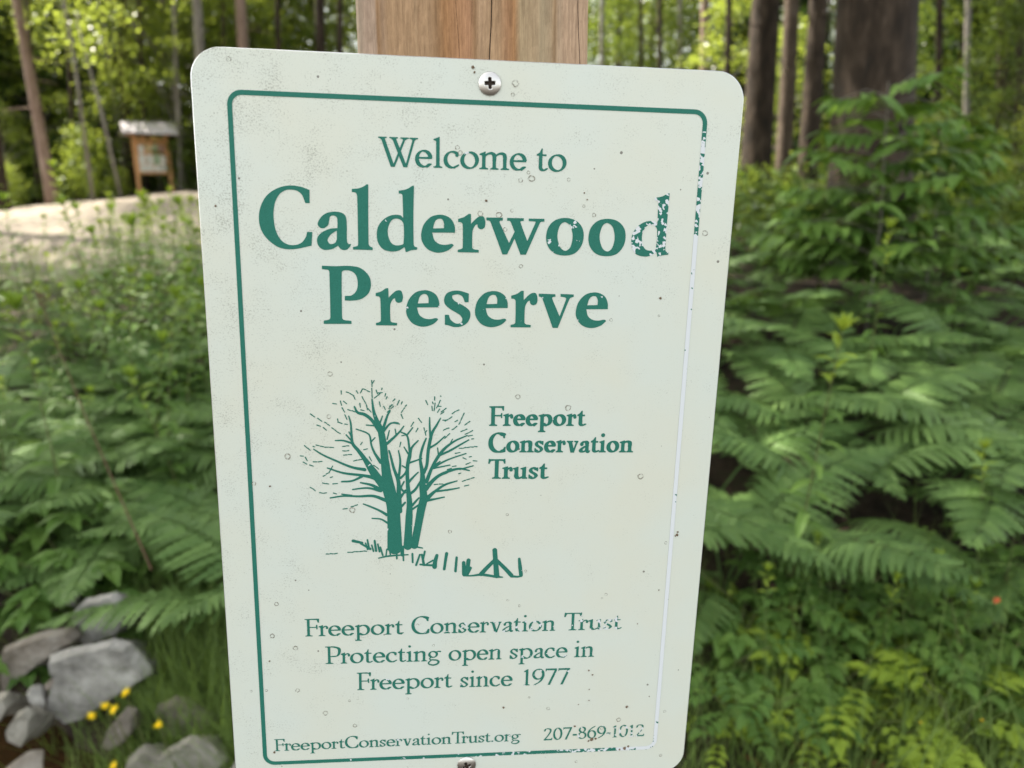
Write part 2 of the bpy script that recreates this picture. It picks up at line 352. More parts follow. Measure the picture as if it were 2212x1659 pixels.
# ================================================================ the sign and its post
F3 = 2150.0                                            # focal length in pixels of the 3000-wide photograph
RS = np.array([[.99547037, -.02738162, -.09104387], [.00649861, .97498555, -.22217324], [.09484992, .22057522, .97074717]])
TS = np.array([-.02635279, .04814546, .4526841])
BW, BH = .2664, .2664*1.58173                          # printed frame
def sg(u, v):
    """photo pixel (3000 x 2250) -> metres on the sign's face, origin at the middle of the printed frame"""
    d = np.array([(u-1500)/F3, (v-1125)/F3, 1.]); n = RS[:, 2]; t = (n@TS)/(n@d); q = RS.T@(d*t-TS)
    return np.array([q[0], -q[1]])
def cw(v): return RGT*float(v[0])-UPV*float(v[1])+FWD*float(v[2])
SX, SY = cw(RS[:, 0]), cw(-RS[:, 1]); SN = SX.cross(SY); SO = EYE+cw(TS)
SM = Matrix.Identity(4)
for i in range(3): SM[i][0], SM[i][1], SM[i][2], SM[i][3] = SX[i], SY[i], SN[i], SO[i]

def sign_paint_material():
    m, n, b, N, Lk = mat('green_print')
    at = N('Attribute', attribute_name='wear'); tc = N('TexCoord')
    no = N('TexNoise', i_Scale=900., i_Detail=2.); mv = N('VectorMath', operation='SCALE'); mv.inputs['Scale'].default_value = .0008
    sub = N('VectorMath', operation='ADD'); Lk(tc.outputs['Object'], no.inputs['Vector']); Lk(no.outputs['Color'], mv.inputs[0]); Lk(tc.outputs['Object'], sub.inputs[0]); Lk(mv.outputs[0], sub.inputs[1])
    vo = N('TexVoronoi', i_Scale=540.); Lk(sub.outputs[0], vo.inputs['Vector'])
    sx = N('SeparateColor'); Lk(vo.outputs['Color'], sx.inputs[0])
    n2 = N('TexNoise', i_Scale=130., i_Detail=2.); Lk(tc.outputs['Object'], n2.inputs['Vector'])
    mr = N('MapRange'); mr.inputs[1].default_value = .3; mr.inputs[2].default_value = .7; mr.inputs[3].default_value = -.35; mr.inputs[4].default_value = .35; Lk(n2.outputs['Fac'], mr.inputs[0])
    a1 = N('Math', operation='ADD'); Lk(sx.outputs[0], a1.inputs[0]); Lk(mr.outputs[0], a1.inputs[1])
    wl = N('MapRange'); wl.inputs[1].default_value = 0; wl.inputs[2].default_value = 1; wl.inputs[3].default_value = -.34; wl.inputs[4].default_value = 1.34; Lk(at.outputs['Fac'], wl.inputs[0])
    lt = N('Math', operation='LESS_THAN'); Lk(a1.outputs[0], lt.inputs[0]); Lk(wl.outputs[0], lt.inputs[1])
    gn = N('TexNoise', i_Scale=2600., i_Detail=1.); Lk(tc.outputs['Object'], gn.inputs['Vector'])
    gr = ramp(N, [(.25, (.017, .135, .10)), (.75, (.030, .19, .142))]); Lk(gn.outputs['Fac'], gr.inputs[0])
    mx = N('MixRGB'); Lk(lt.outputs[0], mx.inputs[0]); Lk(gr.outputs[0], mx.inputs[1]); mx.inputs[2].default_value = (.67, .70, .73, 1); Lk(mx.outputs[0], b.inputs['Base Color'])
    b.inputs['Roughness'].default_value = .6; b.inputs['Specular IOR Level'].default_value = .2
    return m
def sign_face_material():
    m, n, b, N, Lk = mat('weathered_sign_white')
    tc = N('TexCoord'); O = tc.outputs['Object']
    fine = N('TexNoise', i_Scale=1000., i_Detail=3., i_Roughness=.8); Lk(O, fine.inputs['Vector'])
    clump = N('TexNoise', i_Scale=48., i_Detail=7., i_Roughness=.72); Lk(O, clump.inputs['Vector'])
    sp = N('SeparateXYZ'); Lk(O, sp.inputs[0])
    # mildew grows thickest towards the left edge and the top
    gx = N('MapRange'); gx.inputs[1].default_value = .12; gx.inputs[2].default_value = -.15; gx.inputs[3].default_value = .0; gx.inputs[4].default_value = .075; Lk(sp.outputs['X'], gx.inputs[0])
    gy = N('MapRange'); gy.inputs[1].default_value = -.20; gy.inputs[2].default_value = .2; gy.inputs[3].default_value = -.02; gy.inputs[4].default_value = .045; Lk(sp.outputs['Y'], gy.inputs[0])
    g2 = N('Math', operation='ADD'); Lk(gx.outputs[0], g2.inputs[0]); Lk(gy.outputs[0], g2.inputs[1])
    c2 = N('MapRange'); c2.inputs[1].default_value = .36; c2.inputs[2].default_value = .68; c2.inputs[3].default_value = -.085; c2.inputs[4].default_value = .10; Lk(clump.outputs['Fac'], c2.inputs[0])
    th = N('Math', operation='ADD'); Lk(c2.outputs[0], th.inputs[0]); Lk(g2.outputs[0], th.inputs[1])
    th2 = N('Math', operation='ADD'); Lk(th.outputs[0], th2.inputs[0]); Lk(fine.outputs['Fac'], th2.inputs[1])
    sk = N('MapRange'); sk.inputs[1].default_value = .65; sk.inputs[2].default_value = .80; sk.inputs[3].default_value = 0; sk.inputs[4].default_value = .62; Lk(th2.outputs[0], sk.inputs[0])
    tint = N('TexNoise', i_Scale=13., i_Detail=3.); Lk(O, tint.inputs['Vector'])
    base = ramp(N, [(.35, (.63, .678, .622)), (.68, (.65, .665, .575))]); Lk(tint.outputs['Fac'], base.inputs[0])
    mx = N('MixRGB'); Lk(sk.outputs[0], mx.inputs[0]); Lk(base.outputs[0], mx.inputs[1]); mx.inputs[2].default_value = (.20, .20, .16, 1)
    # scattered dark specks
    vo = N('TexVoronoi', i_Scale=95.); Lk(O, vo.inputs['Vector']); sep = N('SeparateColor'); Lk(vo.outputs['Color'], sep.inputs[0])
    rr = N('Math', operation='MULTIPLY'); rr.inputs[1].default_value = .085; Lk(sep.outputs[0], rr.inputs[0])
    dl = N('Math', operation='LESS_THAN'); Lk(vo.outputs['Distance'], dl.inputs[0]); Lk(rr.outputs[0], dl.inputs[1])
    sel = N('Math', operation='GREATER_THAN'); sel.inputs[1].default_value = .62; Lk(sep.outputs[1], sel.inputs[0])
    an = N('Math', operation='MULTIPLY'); Lk(dl.outputs[0], an.inputs[0]); Lk(sel.outputs[0], an.inputs[1]); an2 = N('Math', operation='MULTIPLY'); an2.inputs[1].default_value = .8; Lk(an.outputs[0], an2.inputs[0])
    m2 = N('MixRGB'); Lk(an2.outputs[0], m2.inputs[0]); Lk(mx.outputs[0], m2.inputs[1]); m2.inputs[2].default_value = (.09, .075, .06, 1)
    Lk(m2.outputs[0], b.inputs['Base Color']); b.inputs['Roughness'].default_value = .34; b.inputs['Specular IOR Level'].default_value = .4
    bp = N('Bump', i_Strength=.08, i_Distance=.0004); bn = N('TexNoise', i_Scale=420., i_Detail=4.); Lk(O, bn.inputs['Vector']); Lk(bn.outputs['Fac'], bp.inputs['Height']); Lk(bp.outputs[0], b.inputs['Normal'])
    return m
M_print, M_face = sign_paint_material(), sign_face_material()
M_alu = plain('bare_aluminium_edge', (.62, .63, .66), .35, .9)
M_steel = plain('dull_steel', (.66, .64, .62), .38, 1.0)
M_recess = plain('dark_recess', (.035, .022, .015), .8)  # near-black colour for the screws' crossed recess

sign = empty('welcome_sign'); sign.matrix_world = SM
tag(sign, 'white metal sign with green lettering and frame, screwed to the wooden post', 'sign')
def rounded(w, h, r, n=9, cx=0, cy=0):
    P = []
    for (sx, sy, a) in ((1, 1, 0), (-1, 1, 90), (-1, -1, 180), (1, -1, 270)):
        for k in range(n):
            t = R(a+90*k/(n-1)); P.append((cx+sx*(w/2-r)+r*math.cos(t), cy+sy*(h/2-r)+r*math.sin(t)))
    return P
PW, PH = BW*1.1455, BW*1.7335; pcx, pcy = BW*.0041, .0009
# ---- dried water spots and bird specks on the face
m, n, b, N, Lk = mat('dried_water_spot'); b.inputs['Base Color'].default_value = (.24, .22, .17, 1); b.inputs['Roughness'].default_value = .8
tr = N('BsdfTransparent'); ms = N('MixShader'); no = N('TexNoise', i_Scale=700., i_Detail=3.); tc = N('TexCoord'); mr = N('MapRange'); mr.inputs[1].default_value = .38; mr.inputs[2].default_value = .66; mr.inputs[3].default_value = .08; mr.inputs[4].default_value = .8
Lk(tc.outputs['Object'], no.inputs['Vector']); Lk(no.outputs['Fac'], mr.inputs[0]); Lk(mr.outputs[0], ms.inputs[0]); Lk(tr.outputs[0], ms.inputs[1]); Lk(b.outputs[0], ms.inputs[2]); Lk(ms.outputs[0], n.nodes['Material Output'].inputs[0])
M_spot = m; M_mud = plain('dried_mud', (.16, .11, .07), .9)
def stains():
    S = [(1510, 245, 11), (1502, 278, 6), (1348, 448, 8), (1340, 432, 8), (1557, 523, 11), (1525, 528, 8), (1548, 506, 6), (1666, 526, 6), (1407, 626, 9), (1462, 630, 10), (1500, 617, 6), (1740, 630, 7), (1710, 604, 5), (1480, 672, 7), (1526, 780, 7), (1790, 937, 6), (1930, 925, 4), (2065, 683, 10), (967, 1095, 9), (964, 1220, 8), (843, 1337, 11), (1032, 1494, 11), (1318, 1557, 7), (1517, 1162, 9), (1664, 1195, 11), (1876, 1395, 11), (1486, 1507, 5), (1950, 1590, 6), (1540, 1672, 5), (1775, 1741, 6), (1763, 1752, 4), (1488, 1758, 5), (1522, 1774, 5), (810, 1769, 8), (798, 1862, 9), (866, 1898, 9), (872, 2022, 8), (954, 2088, 10), (1040, 2125, 8), (1024, 2052, 5), (736, 2024, 5), (781, 2022, 5), (1812, 2108, 9), (1763, 2134, 6), (1688, 2230, 6), (1606, 2075, 7), (1947, 2083, 6), (1550, 2042, 4), (1935, 2212, 6), (670, 173, 8), (744, 1416, 8), (1224, 1830, 5), (1270, 1890, 5), (1194, 2046, 5)]
    V, F = [], []; r_ = random.Random(2)
    for (u, v, r) in S:
        c = sg(u, v); rr = r/5300*.95; m_ = 16; k0 = len(V)
        for q in range(m_):
            t = 2*math.pi*q/m_; j = 1+r_.uniform(-.12, .12)
            for s_ in (.62+r_.uniform(-.1, .1), 1.0): V.append((c[0]+rr*s_*j*math.cos(t), c[1]+rr*s_*j*math.sin(t), .00034))
        for q in range(m_):
            a = k0+2*q; c_ = k0+2*((q+1) % m_); F.append((a, a+1, c_+1, c_))
    mb = MB()
    for (u, v, r) in [(1983, 1566, 7), (1985, 1558, 4), (1978, 1570, 4), (1935, 873, 6), (1733, 2165, 9), (1745, 2163, 6), (1724, 2170, 5), (1830, 2191, 8), (1815, 2195, 5), (1840, 2186, 5), (1475, 2072, 5), (1836, 2070, 6), (1684, 2127, 5), (1424, 588, 5), (1720, 585, 3), (1712, 565, 3), (632, 603, 4), (1386, 198, 6), (1390, 212, 4), (790, 1936, 4), (791, 1424, 4), (804, 2203, 5), (1725, 1963, 4), (1736, 1976, 4), (1726, 2019, 3), (1725, 2051, 3), (1694, 2063, 3), (1867, 1827, 3), (1930, 1728, 3)]:
        c = sg(u, v); n_ = 9; rr = r/5300*.8; k = [(c[0]+rr*(1+r_.uniform(-.4, .3))*math.cos(6.283*q/n_), c[1]+rr*(1+r_.uniform(-.4, .3))*math.sin(6.283*q/n_), .00036) for q in range(n_)]
        mb.add(k+[(c[0], c[1], .0007)], [(q, (q+1) % n_, n_) for q in range(n_)])
    return (V, F), (mb.V, mb.F)
def build_panel():
    P = rounded(PW, PH, .0162, 12, pcx, pcy); Pi = rounded(PW-.0008, PH-.0008, .0158, 12, pcx, pcy); n = len(P); V = []; F = []
    V += [(x, y, 0) for x, y in Pi]; V += [(x, y, -.0004) for x, y in P]; V += [(x, y, -.0018) for x, y in P]
    F.append(tuple(range(n)))
    for k in range(n):
        j = (k+1) % n; F.append((k, n+k, n+j, j)); F.append((n+k, 2*n+k, 2*n+j, n+j))
    F.append(tuple(range(2*n, 3*n))[::-1]); MI = [0]+[1]*(len(F)-1)
    # stains that belong to the painted face
    for k, (SV, SF) in enumerate(stains()):
        q = len(V); V += list(SV); F += [tuple(i+q for i in f) for f in SF]; MI += [2+k]*len(SF)
    me = fast_mesh('panel', V, F); o = link('panel', me, [M_face, M_alu, M_spot, M_mud], sign); me.polygons.foreach_set('material_index', MI)

class Print:
    def __init__(s): s.V = []; s.F = []; s.W = []
    def add(s, V, F, wear):
        n = len(s.V); s.V += [tuple(v) for v in V]; s.F += [tuple(i+n for i in f) for f in F]; s.W += [wear]*len(V)
    def build(s, name, z=.00018):
        me = fast_mesh(name, [(x, y, z) for x, y in s.V], s.F); a = me.attributes.new('wear', 'FLOAT', 'POINT'); a.data.foreach_set('value', s.W)
        return link(name, me, M_print, sign)
# printed frame line, in short lengths so that each carries its own wear
def build_frame():
    pr = Print(); th = .0026
    O = rounded(BW, BH, .0078, 10); I = rounded(BW-2*th, BH-2*th, .0052, 10); n = len(O)
    def wear(x, y):
        u = x/BW+.5; v = .5-y/BH
        if u > .97: return (.06 if v < .03 else .5 if v < .09 else .42 if v < .16 else .70 if v < .19 else .89 if v < .55 else .76 if v < .60 else .90 if v < .975 else .6)
        if v > .98: return .10 if u < .3 else .12+(u-.3)*.4 if u < .8 else .35 if u < .9 else .9
        if v < .02 and u > .93: return .12
        return .015
    for k in range(n):
        j = (k+1) % n; L = math.dist(O[k], O[j]); m = max(1, int(L/.004))
        for q in range(m):
            a, c = q/m, (q+1)/m; lp = lambda A, B, t: (A[0]+(B[0]-A[0])*t, A[1]+(B[1]-A[1])*t)
            Q = [lp(O[k], O[j], a), lp(O[k], O[j], c), lp(I[k], I[j], c), lp(I[k], I[j], a)]
            pr.add(Q, [(0, 1, 2, 3)], wear(*lp(O[k], O[j], (a+c)/2)))
    pr.build('frame_line')
build_frame()

# ---- title letters, outlines in the photo's own pixels ('c' marks a corner)
def P_(s): return [tuple(p.split(',')) for p in s.split()]
TITLE = {
 'C': (4.424, 740, 520, ["738,160,c 620,118 480,103 330,135 192,225 110,360 82,510 108,670 195,800 310,890 400,922 490,930 600,920 765,883,c 775,706,c 708,703,c 690,770 640,840 560,873 460,868 370,810 300,680 272,500 290,330 350,215 430,165 500,157 580,175 640,225 685,332,c 740,332,c"], []),
 'a': (4.424, 740, 520, ["1275,858,c 1268,890 1230,930 1185,941 1140,925 1108,882,c 1060,915 1000,935 930,938 870,905 837,840 845,770 900,710 1000,665 1100,655,c 1100,560 1090,515 1050,492 1005,508 992,560 980,615 930,655 880,652 846,615 850,575 890,510 960,460 1060,441 1150,455 1200,490 1218,550 1222,650 1225,830 1245,862"], ["1092,688,c 1020,735 978,790 975,825 1005,860 1040,860 1075,840 1092,800,c"]),
 'l': (4.424, 740, 520, ["1500,90,c 1480,88 1440,115 1380,138 1287,148,c 1286,188,c 1330,195 1352,225 1360,400 1368,860 1360,885 1302,900,c 1302,933,c 1557,941,c 1558,908,c 1520,890 1505,860 1500,500"], []),
 'd': (4.424, 740, 520, ["2092,107,c 2070,108 2020,140 1970,158 1894,170,c 1894,208,c 1930,213 1943,240 1952,525,c 1920,492 1860,482 1780,495 1690,550 1625,640 1610,740 1625,840 1680,920 1750,952 1830,960 1900,945 1970,903,c 1985,965,c 2005,965,c 2050,945 2133,935,c 2135,905,c 2100,893 2088,860 2085,500"], ["1955,600 1925,555 1870,532 1810,550 1770,610 1752,690 1765,780 1800,850 1855,878 1920,875 1955,862,c 1962,740"]),
 'e': (2.765, 1200, 540, ["368,392,c 365,340 340,285 290,253 235,246 170,265 115,325 94,400 100,460 140,520 200,550 260,552 320,530 358,495,c 350,484,c 335,482 290,490 240,482 200,450 183,391,c"], ["190,357,c 200,315 215,290 240,278 265,285 278,315 278,355,c"]),
 'r': (2.765, 1200, 540, ["497,240,c 478,240 440,265 393,280,c 393,305,c 420,310 430,330 430,510 420,522 390,530,c 390,550,c 560,553,c 560,532,c 520,525 508,512 510,380 530,335 548,325 552,345 565,360 585,363 607,350 614,310 605,270 590,258 560,262 525,290 498,320,c"], []),
 'w': (2.765, 1200, 540, ["622,268,c 755,270,c 755,293,c 732,297 730,310 805,475,c 850,385,c 815,300 790,295,c 790,272,c 925,274,c 925,296,c 900,300 900,315 953,460,c 1020,310 1018,302 965,298,c 965,277,c 1092,279,c 1092,302,c 1065,305 1055,315 942,570,c 898,570,c 850,440,c 790,568,c 752,568,c 655,305 645,295 622,292,c"], []),
 'o': (2.765, 1200, 540, ["1258,272 1340,290 1395,345 1410,420 1390,500 1335,560 1255,577 1175,560 1122,505 1105,430 1125,345 1180,290"], ["1262,307 1300,335 1318,395 1318,450 1300,510 1265,538 1228,520 1203,465 1198,400 1215,340 1235,315"]),
 'P': (2.458, 920, 760, ["57,45,c 160,48 250,46 330,60 390,110 410,170 395,240 340,285 270,297 222,295,c 222,262,c 270,258 305,225 315,170 300,110 260,82 212,80 200,95 203,420 215,435 270,442,c 270,464,c 70,464,c 70,440,c 110,432 118,415 110,90 100,75 57,70,c"], []),
 's': (2.458, 920, 760, ["1115,245,c 1113,308,c 1085,308,c 1070,270 1040,252 1000,258 995,275 1015,300 1080,335 1120,370 1125,410 1105,455 1060,482 1010,487 970,475 942,470,c 942,398,c 970,398,c 985,435 1020,460 1055,457 1068,430 1050,400 985,360 945,325 937,285 955,245 1000,226 1050,226"], []),
 'v': (2.458, 920, 760, ["1618,246,c 1738,250,c 1738,268,c 1718,272 1716,285 1768,410,c 1815,285 1808,274 1775,268,c 1775,248,c 1870,252,c 1870,270,c 1848,276 1835,295 1755,493,c 1718,493,c 1645,285 1635,272 1618,266,c"], [])}
def outline(spec, sc_, ox, oy):
    pts = P_(spec); P = [sg(ox+float(p[0])/sc_, oy+float(p[1])/sc_)*1000 for p in pts]; C = [len(p) > 2 for p in pts]; n = len(P); out = []
    for i in range(n):
        p0, p1, p2, p3 = P[i-1], P[i], P[(i+1) % n], P[(i+2) % n]
        if C[i]: p0 = 2*p1-p2
        if C[(i+1) % n]: p3 = 2*p2-p1
        k_ = 1 if (C[i] and C[(i+1) % n]) else 7
        m1, m2 = (p2-p0)/2, (p3-p1)/2; L = np.linalg.norm(p2-p1)
        for m_ in (m1, m2):
            q = np.linalg.norm(m_)
            if q > L: m_ *= L/q
        for k in range(k_):
            t = k/k_; out.append((2*t**3-3*t*t+1)*p1+(t**3-2*t*t+t)*m1+(-2*t**3+3*t*t)*p2+(t**3-t*t)*m2)
    return out
_tc = {}
def title_glyph(ch):
    if ch not in _tc:
        s_, ox, oy, outs, holes = TITLE[ch]; O = outline(outs[0], s_, ox, oy); A = np.array(O)
        f = Field(A[:, 0].min()-1, A[:, 1].min()-1, A[:, 0].max()+1, A[:, 1].max()+1, 6); f.poly(O)
        for h in holes:
            g = Field(f.x0, f.y0, A[:, 0].max()+1, A[:, 1].max()+1, 6); g.poly(outline(h, s_, ox, oy)); f.f = np.minimum(f.f, -g.f)
        V, F_ = f.mesh(0); _tc[ch] = (V/1000, F_)
    return _tc[ch]
def put(pr, ch, wear, a=None, b=None):
    V, F_ = title_glyph(ch); d = np.zeros(2) if a is None else sg(*b)-sg(*a); pr.add(V+d, F_, wear)
cr = lambda s_, ox, oy, x, y: (ox+x/s_, oy+y/s_)
pr = Print()
for ch, wr in zip('Calderw', (.03, .04, .03, .04, .03, .04, .05)): put(pr, ch, wr)
put(pr, 'o', .17); A_ = (2.765, 1200, 540); B_ = (2.458, 920, 760)
put(pr, 'o', .06, cr(*A_, 1258, 272), cr(*A_, 1601, 279)); put(pr, 'd', .43, cr(4.424, 740, 520, 2092, 107), cr(*A_, 2107, 70))
pr.build('title_lettering')
pr = Print()
put(pr, 'P', .04); put(pr, 'r', .03, cr(*A_, 497, 240), cr(*B_, 535, 207)); put(pr, 'e', .09, cr(*A_, 368, 392), cr(*B_, 903, 345)); put(pr, 's', .15)
put(pr, 'e', .10, cr(*A_, 368, 392), cr(*B_, 1395, 350)); put(pr, 'r', .05, cr(*A_, 497, 240), cr(*B_, 1510, 226)); put(pr, 'v', .08); put(pr, 'e', .12, cr(*A_, 368, 392), cr(*B_, 2115, 358))
pr.build('title_lettering')
# ---- smaller lines: (word, left, right and baseline in crop pixels, wear left -> right)
_gc = {}
def word(pr, txt, bold, crop, x0, x1, base, slope, xh, w0, w1, res=34, ls=.085):
    s_, ox, oy = crop; G = []
    for ch in txt:
        if (ch, bold) not in _gc: _gc[(ch, bold)] = glyph(ch, bold, res)
        G.append(_gc[(ch, bold)])
    adv = []; x = 0
    for ch, nx, g in zip(txt, list(txt[1:])+[' '], G):
        adv.append(x); x += g[2]+ls
        if ch in 'FTPWrv' and nx in 'aeorcu': x -= {'T': .28, 'W': .22, 'F': .10, 'P': .05, 'r': .06, 'v': .06}[ch]
    tot = adv[-1]+G[-1][2]
    b0 = sg(ox+x0/s_, oy+base/s_); b1 = sg(ox+x1/s_, oy+(base+slope*(x1-x0))/s_); ex = (b1-b0)/tot; en = np.array([-ex[1], ex[0]]); en /= np.linalg.norm(en)
    mid = sg(ox+(x0+x1)/2/s_, oy+base/s_); up = sg(ox+(x0+x1)/2/s_, oy+(base-xh)/s_); ey = en*np.linalg.norm(up-mid)
    for a, (V, F_, W_) in zip(adv, G):
        if len(V): pr.add([b0+ex*(a+v[0])+ey*v[1] for v in V], F_, w0+(w1-w0)*a/max(tot, .1))
K4, K5, K6, K7 = (3.6867, 1090, 380), (4.424, 1400, 1170), (2.2571, 870, 1780), (1.9069, 780, 2100)
pr = Print(); word(pr, 'Welcome', 0, K4, 68, 1662, 389, .033, 184, .03, .04, 48); word(pr, 'to', 0, K4, 1775, 2093, 445, .033, 184, .06, .10, 48); pr.build('welcome_lettering')
pr = Print(); word(pr, 'Freeport', 1, K5, 145, 1385, 342, 0, 148, .04, .06); word(pr, 'Conservation', 1, K5, 137, 2003, 685, 0, 148, .03, .10); word(pr, 'Trust', 1, K5, 130, 897, 1027, 0, 148, .04, .05); pr.build('trust_lettering')
pr = Print()
word(pr, 'Freeport', 0, K6, 55, 700, 190, -.0237, 67, .04, .06); word(pr, 'Conservation', 0, K6, 758, 1705, 174, -.0237, 67, .08, .28); word(pr, 'Trust', 0, K6, 1763, 2140, 150, -.0237, 67, .14, .46)
word(pr, 'Protecting', 0, K6, 190, 948, 372, -.0275, 67, .05, .06); word(pr, 'open', 0, K6, 1003, 1350, 350, -.0275, 67, .08, .22); word(pr, 'space', 0, K6, 1405, 1785, 339, -.0275, 67, .16, .2); word(pr, 'in', 0, K6, 1832, 1960, 327, -.0275, 67, .17, .17)
word(pr, 'Freeport', 0, K6, 398, 1022, 545, -.029, 67, .05, .09); word(pr, 'since', 0, K6, 1078, 1422, 526, -.029, 67, .15, .2); word(pr, '1977', 0, K6, 1490, 1800, 514, -.029, 67, .2, .28)
pr.build('motto_lettering')
pr = Print(); word(pr, 'FreeportConservationTrust.org', 0, K7, 48, 1418, 191, -.0425, 38, .02, .12, 30, .07); pr.build('web_address_lettering')
pr = Print(); word(pr, '207-869-1012', 0, K7, 1548, 2110, 131, -.044, 42, .06, .46, 30, .10); pr.build('phone_number_lettering')

# ---- tree emblem: brush strokes "w0 w1 ... : x,y x,y ..." in crop pixels
EMB = """98 88 84 84 62 50 46 40 26 16 6:798,1308 793,1150 785,1020 755,900 740,800 728,700 718,600 700,500 672,430 652,370 640,285
26 26 22 14 10 7:835,1060 826,930 822,850 790,760 770,680 758,640
56 50 26 20 16 11 8 4:725,890 650,790 590,700 545,640 505,590 497,520 492,450 478,400
10 7 4:505,590 440,570 385,570
5 6:460,530 500,575
4 6:480,510 500,550
22 20 14 10 5:690,850 640,825 560,810 440,795 330,760
12 9 7:570,820 500,850 430,855
18 12 9 7 4:590,772 500,755 400,715 300,670 235,630
24 14 6:700,915 640,880 560,862
14 9 7 5:690,918 620,900 560,902 505,910
20 14 10 7 5:735,985 650,955 550,957 440,955 350,968
5 5:500,950 430,942
16 10 7 4:742,1085 690,1055 620,1025 580,1010
10 6 4:745,1140 700,1115 640,1110
26 18 18 14 7:690,500 640,430 590,390 540,375 518,335
20 12 8 7 6 4:700,720 660,660 635,600 625,540 600,515 530,490
6 4:632,580 660,550
16 10 5:720,480 745,400 765,365
12 8 4:715,512 770,450 830,455
7 4:690,470 600,462
7 4:695,450 712,400
16 12 8 4:745,590 790,550 830,510 860,470
6 3:745,560 760,500
5 3:808,530 800,490
54 46 44 34 22 20 22 11 5:888,1300 892,1200 897,1100 900,1000 888,880 885,760 900,680 915,620 960,570
10 10 8 5:903,680 896,600 882,535 838,510
8 4:885,528 922,480
8 4:890,660 862,615
8 5:880,762 850,745
9 7 5:890,728 935,712 985,695
14 10 5:885,870 920,830 960,790
14 10 4:822,850 836,720 824,640
12 9 6:838,830 868,800 882,765
12 8 6:868,930 842,900 862,855
14 13 8:890,950 940,910 974,855
12 10 6:920,1020 945,990 965,968
10 8:915,1050 962,1018
14 8:838,965 872,915
12 9:838,1035 870,1000
48 48 52 50 40 26 14 12 7:934,1296 962,1150 980,1050 998,970 990,880 990,800 975,700 990,620 1015,555
20 16 18 18 14 10 4:1000,790 1020,740 1030,640 1045,560 1060,510 1090,460 1115,415
12 8 4:1045,540 1040,470 1040,410
30 20 16 14 10 5:1012,905 1060,850 1110,810 1180,780 1250,765 1315,778
6 4:1250,770 1342,745
6 4:1090,820 1160,795
26 14 10 4:1018,975 1080,920 1150,875 1230,850
9 8 4:1090,922 1180,910 1245,898
15 8 4:1025,985 1080,975 1142,962
22 16 18 14 8 4:1018,855 1055,760 1100,680 1150,620 1220,570 1300,535
6 4:1102,680 1095,622
10 10 8 4:1110,672 1180,640 1250,600 1312,565
10 8 5 4:1060,762 1130,720 1200,690 1292,660
6 4:1060,750 1112,715
10 8 4:1038,622 1090,590 1146,540
7 4:1068,762 1180,740
12 9 4:860,1306 930,1306 990,1316
9 10:745,1325 860,1310
4 8 4:685,1386 760,1371 890,1362
8 7:810,1320 812,1390
9 7:855,1320 858,1402
6 5:742,1328 737,1366
6 5:764,1345 768,1366
22 20:850,1312 850,1362
16 11:508,1266 572,1280
8 12:560,1284 628,1322
8 9:608,1260 620,1322
10 12:658,1266 668,1335
7 9:680,1290 692,1340
6 8:698,1310 714,1366
6 8:595,1282 610,1325
6 8:638,1296 650,1338
9 8:920,1356 922,1415
8 10:972,1362 946,1434
10 14:986,1362 1000,1432
8 9 10:975,1430 1020,1434 1062,1436
9 7:1006,1340 992,1410
18 24 28:1090,1368 1078,1410 1074,1445
7 5:1062,1402 1020,1425
17 15 14:1158,1354 1150,1400 1141,1462
12 13:1227,1382 1219,1476
20 22:1276,1418 1278,1498
24 24:1310,1402 1298,1492
18 10:1322,1455 1300,1505
5 6 12 14 12 4:1275,1508 1330,1508 1390,1501 1440,1505 1500,1515 1546,1518
28 28 34:1492,1332 1496,1390 1505,1506
20 22 26:1486,1405 1440,1450 1398,1496
20 22 24:1506,1402 1560,1455 1606,1504
13 8 7:1606,1512 1650,1515 1678,1510
14 22 22:1662,1392 1668,1450 1674,1502"""
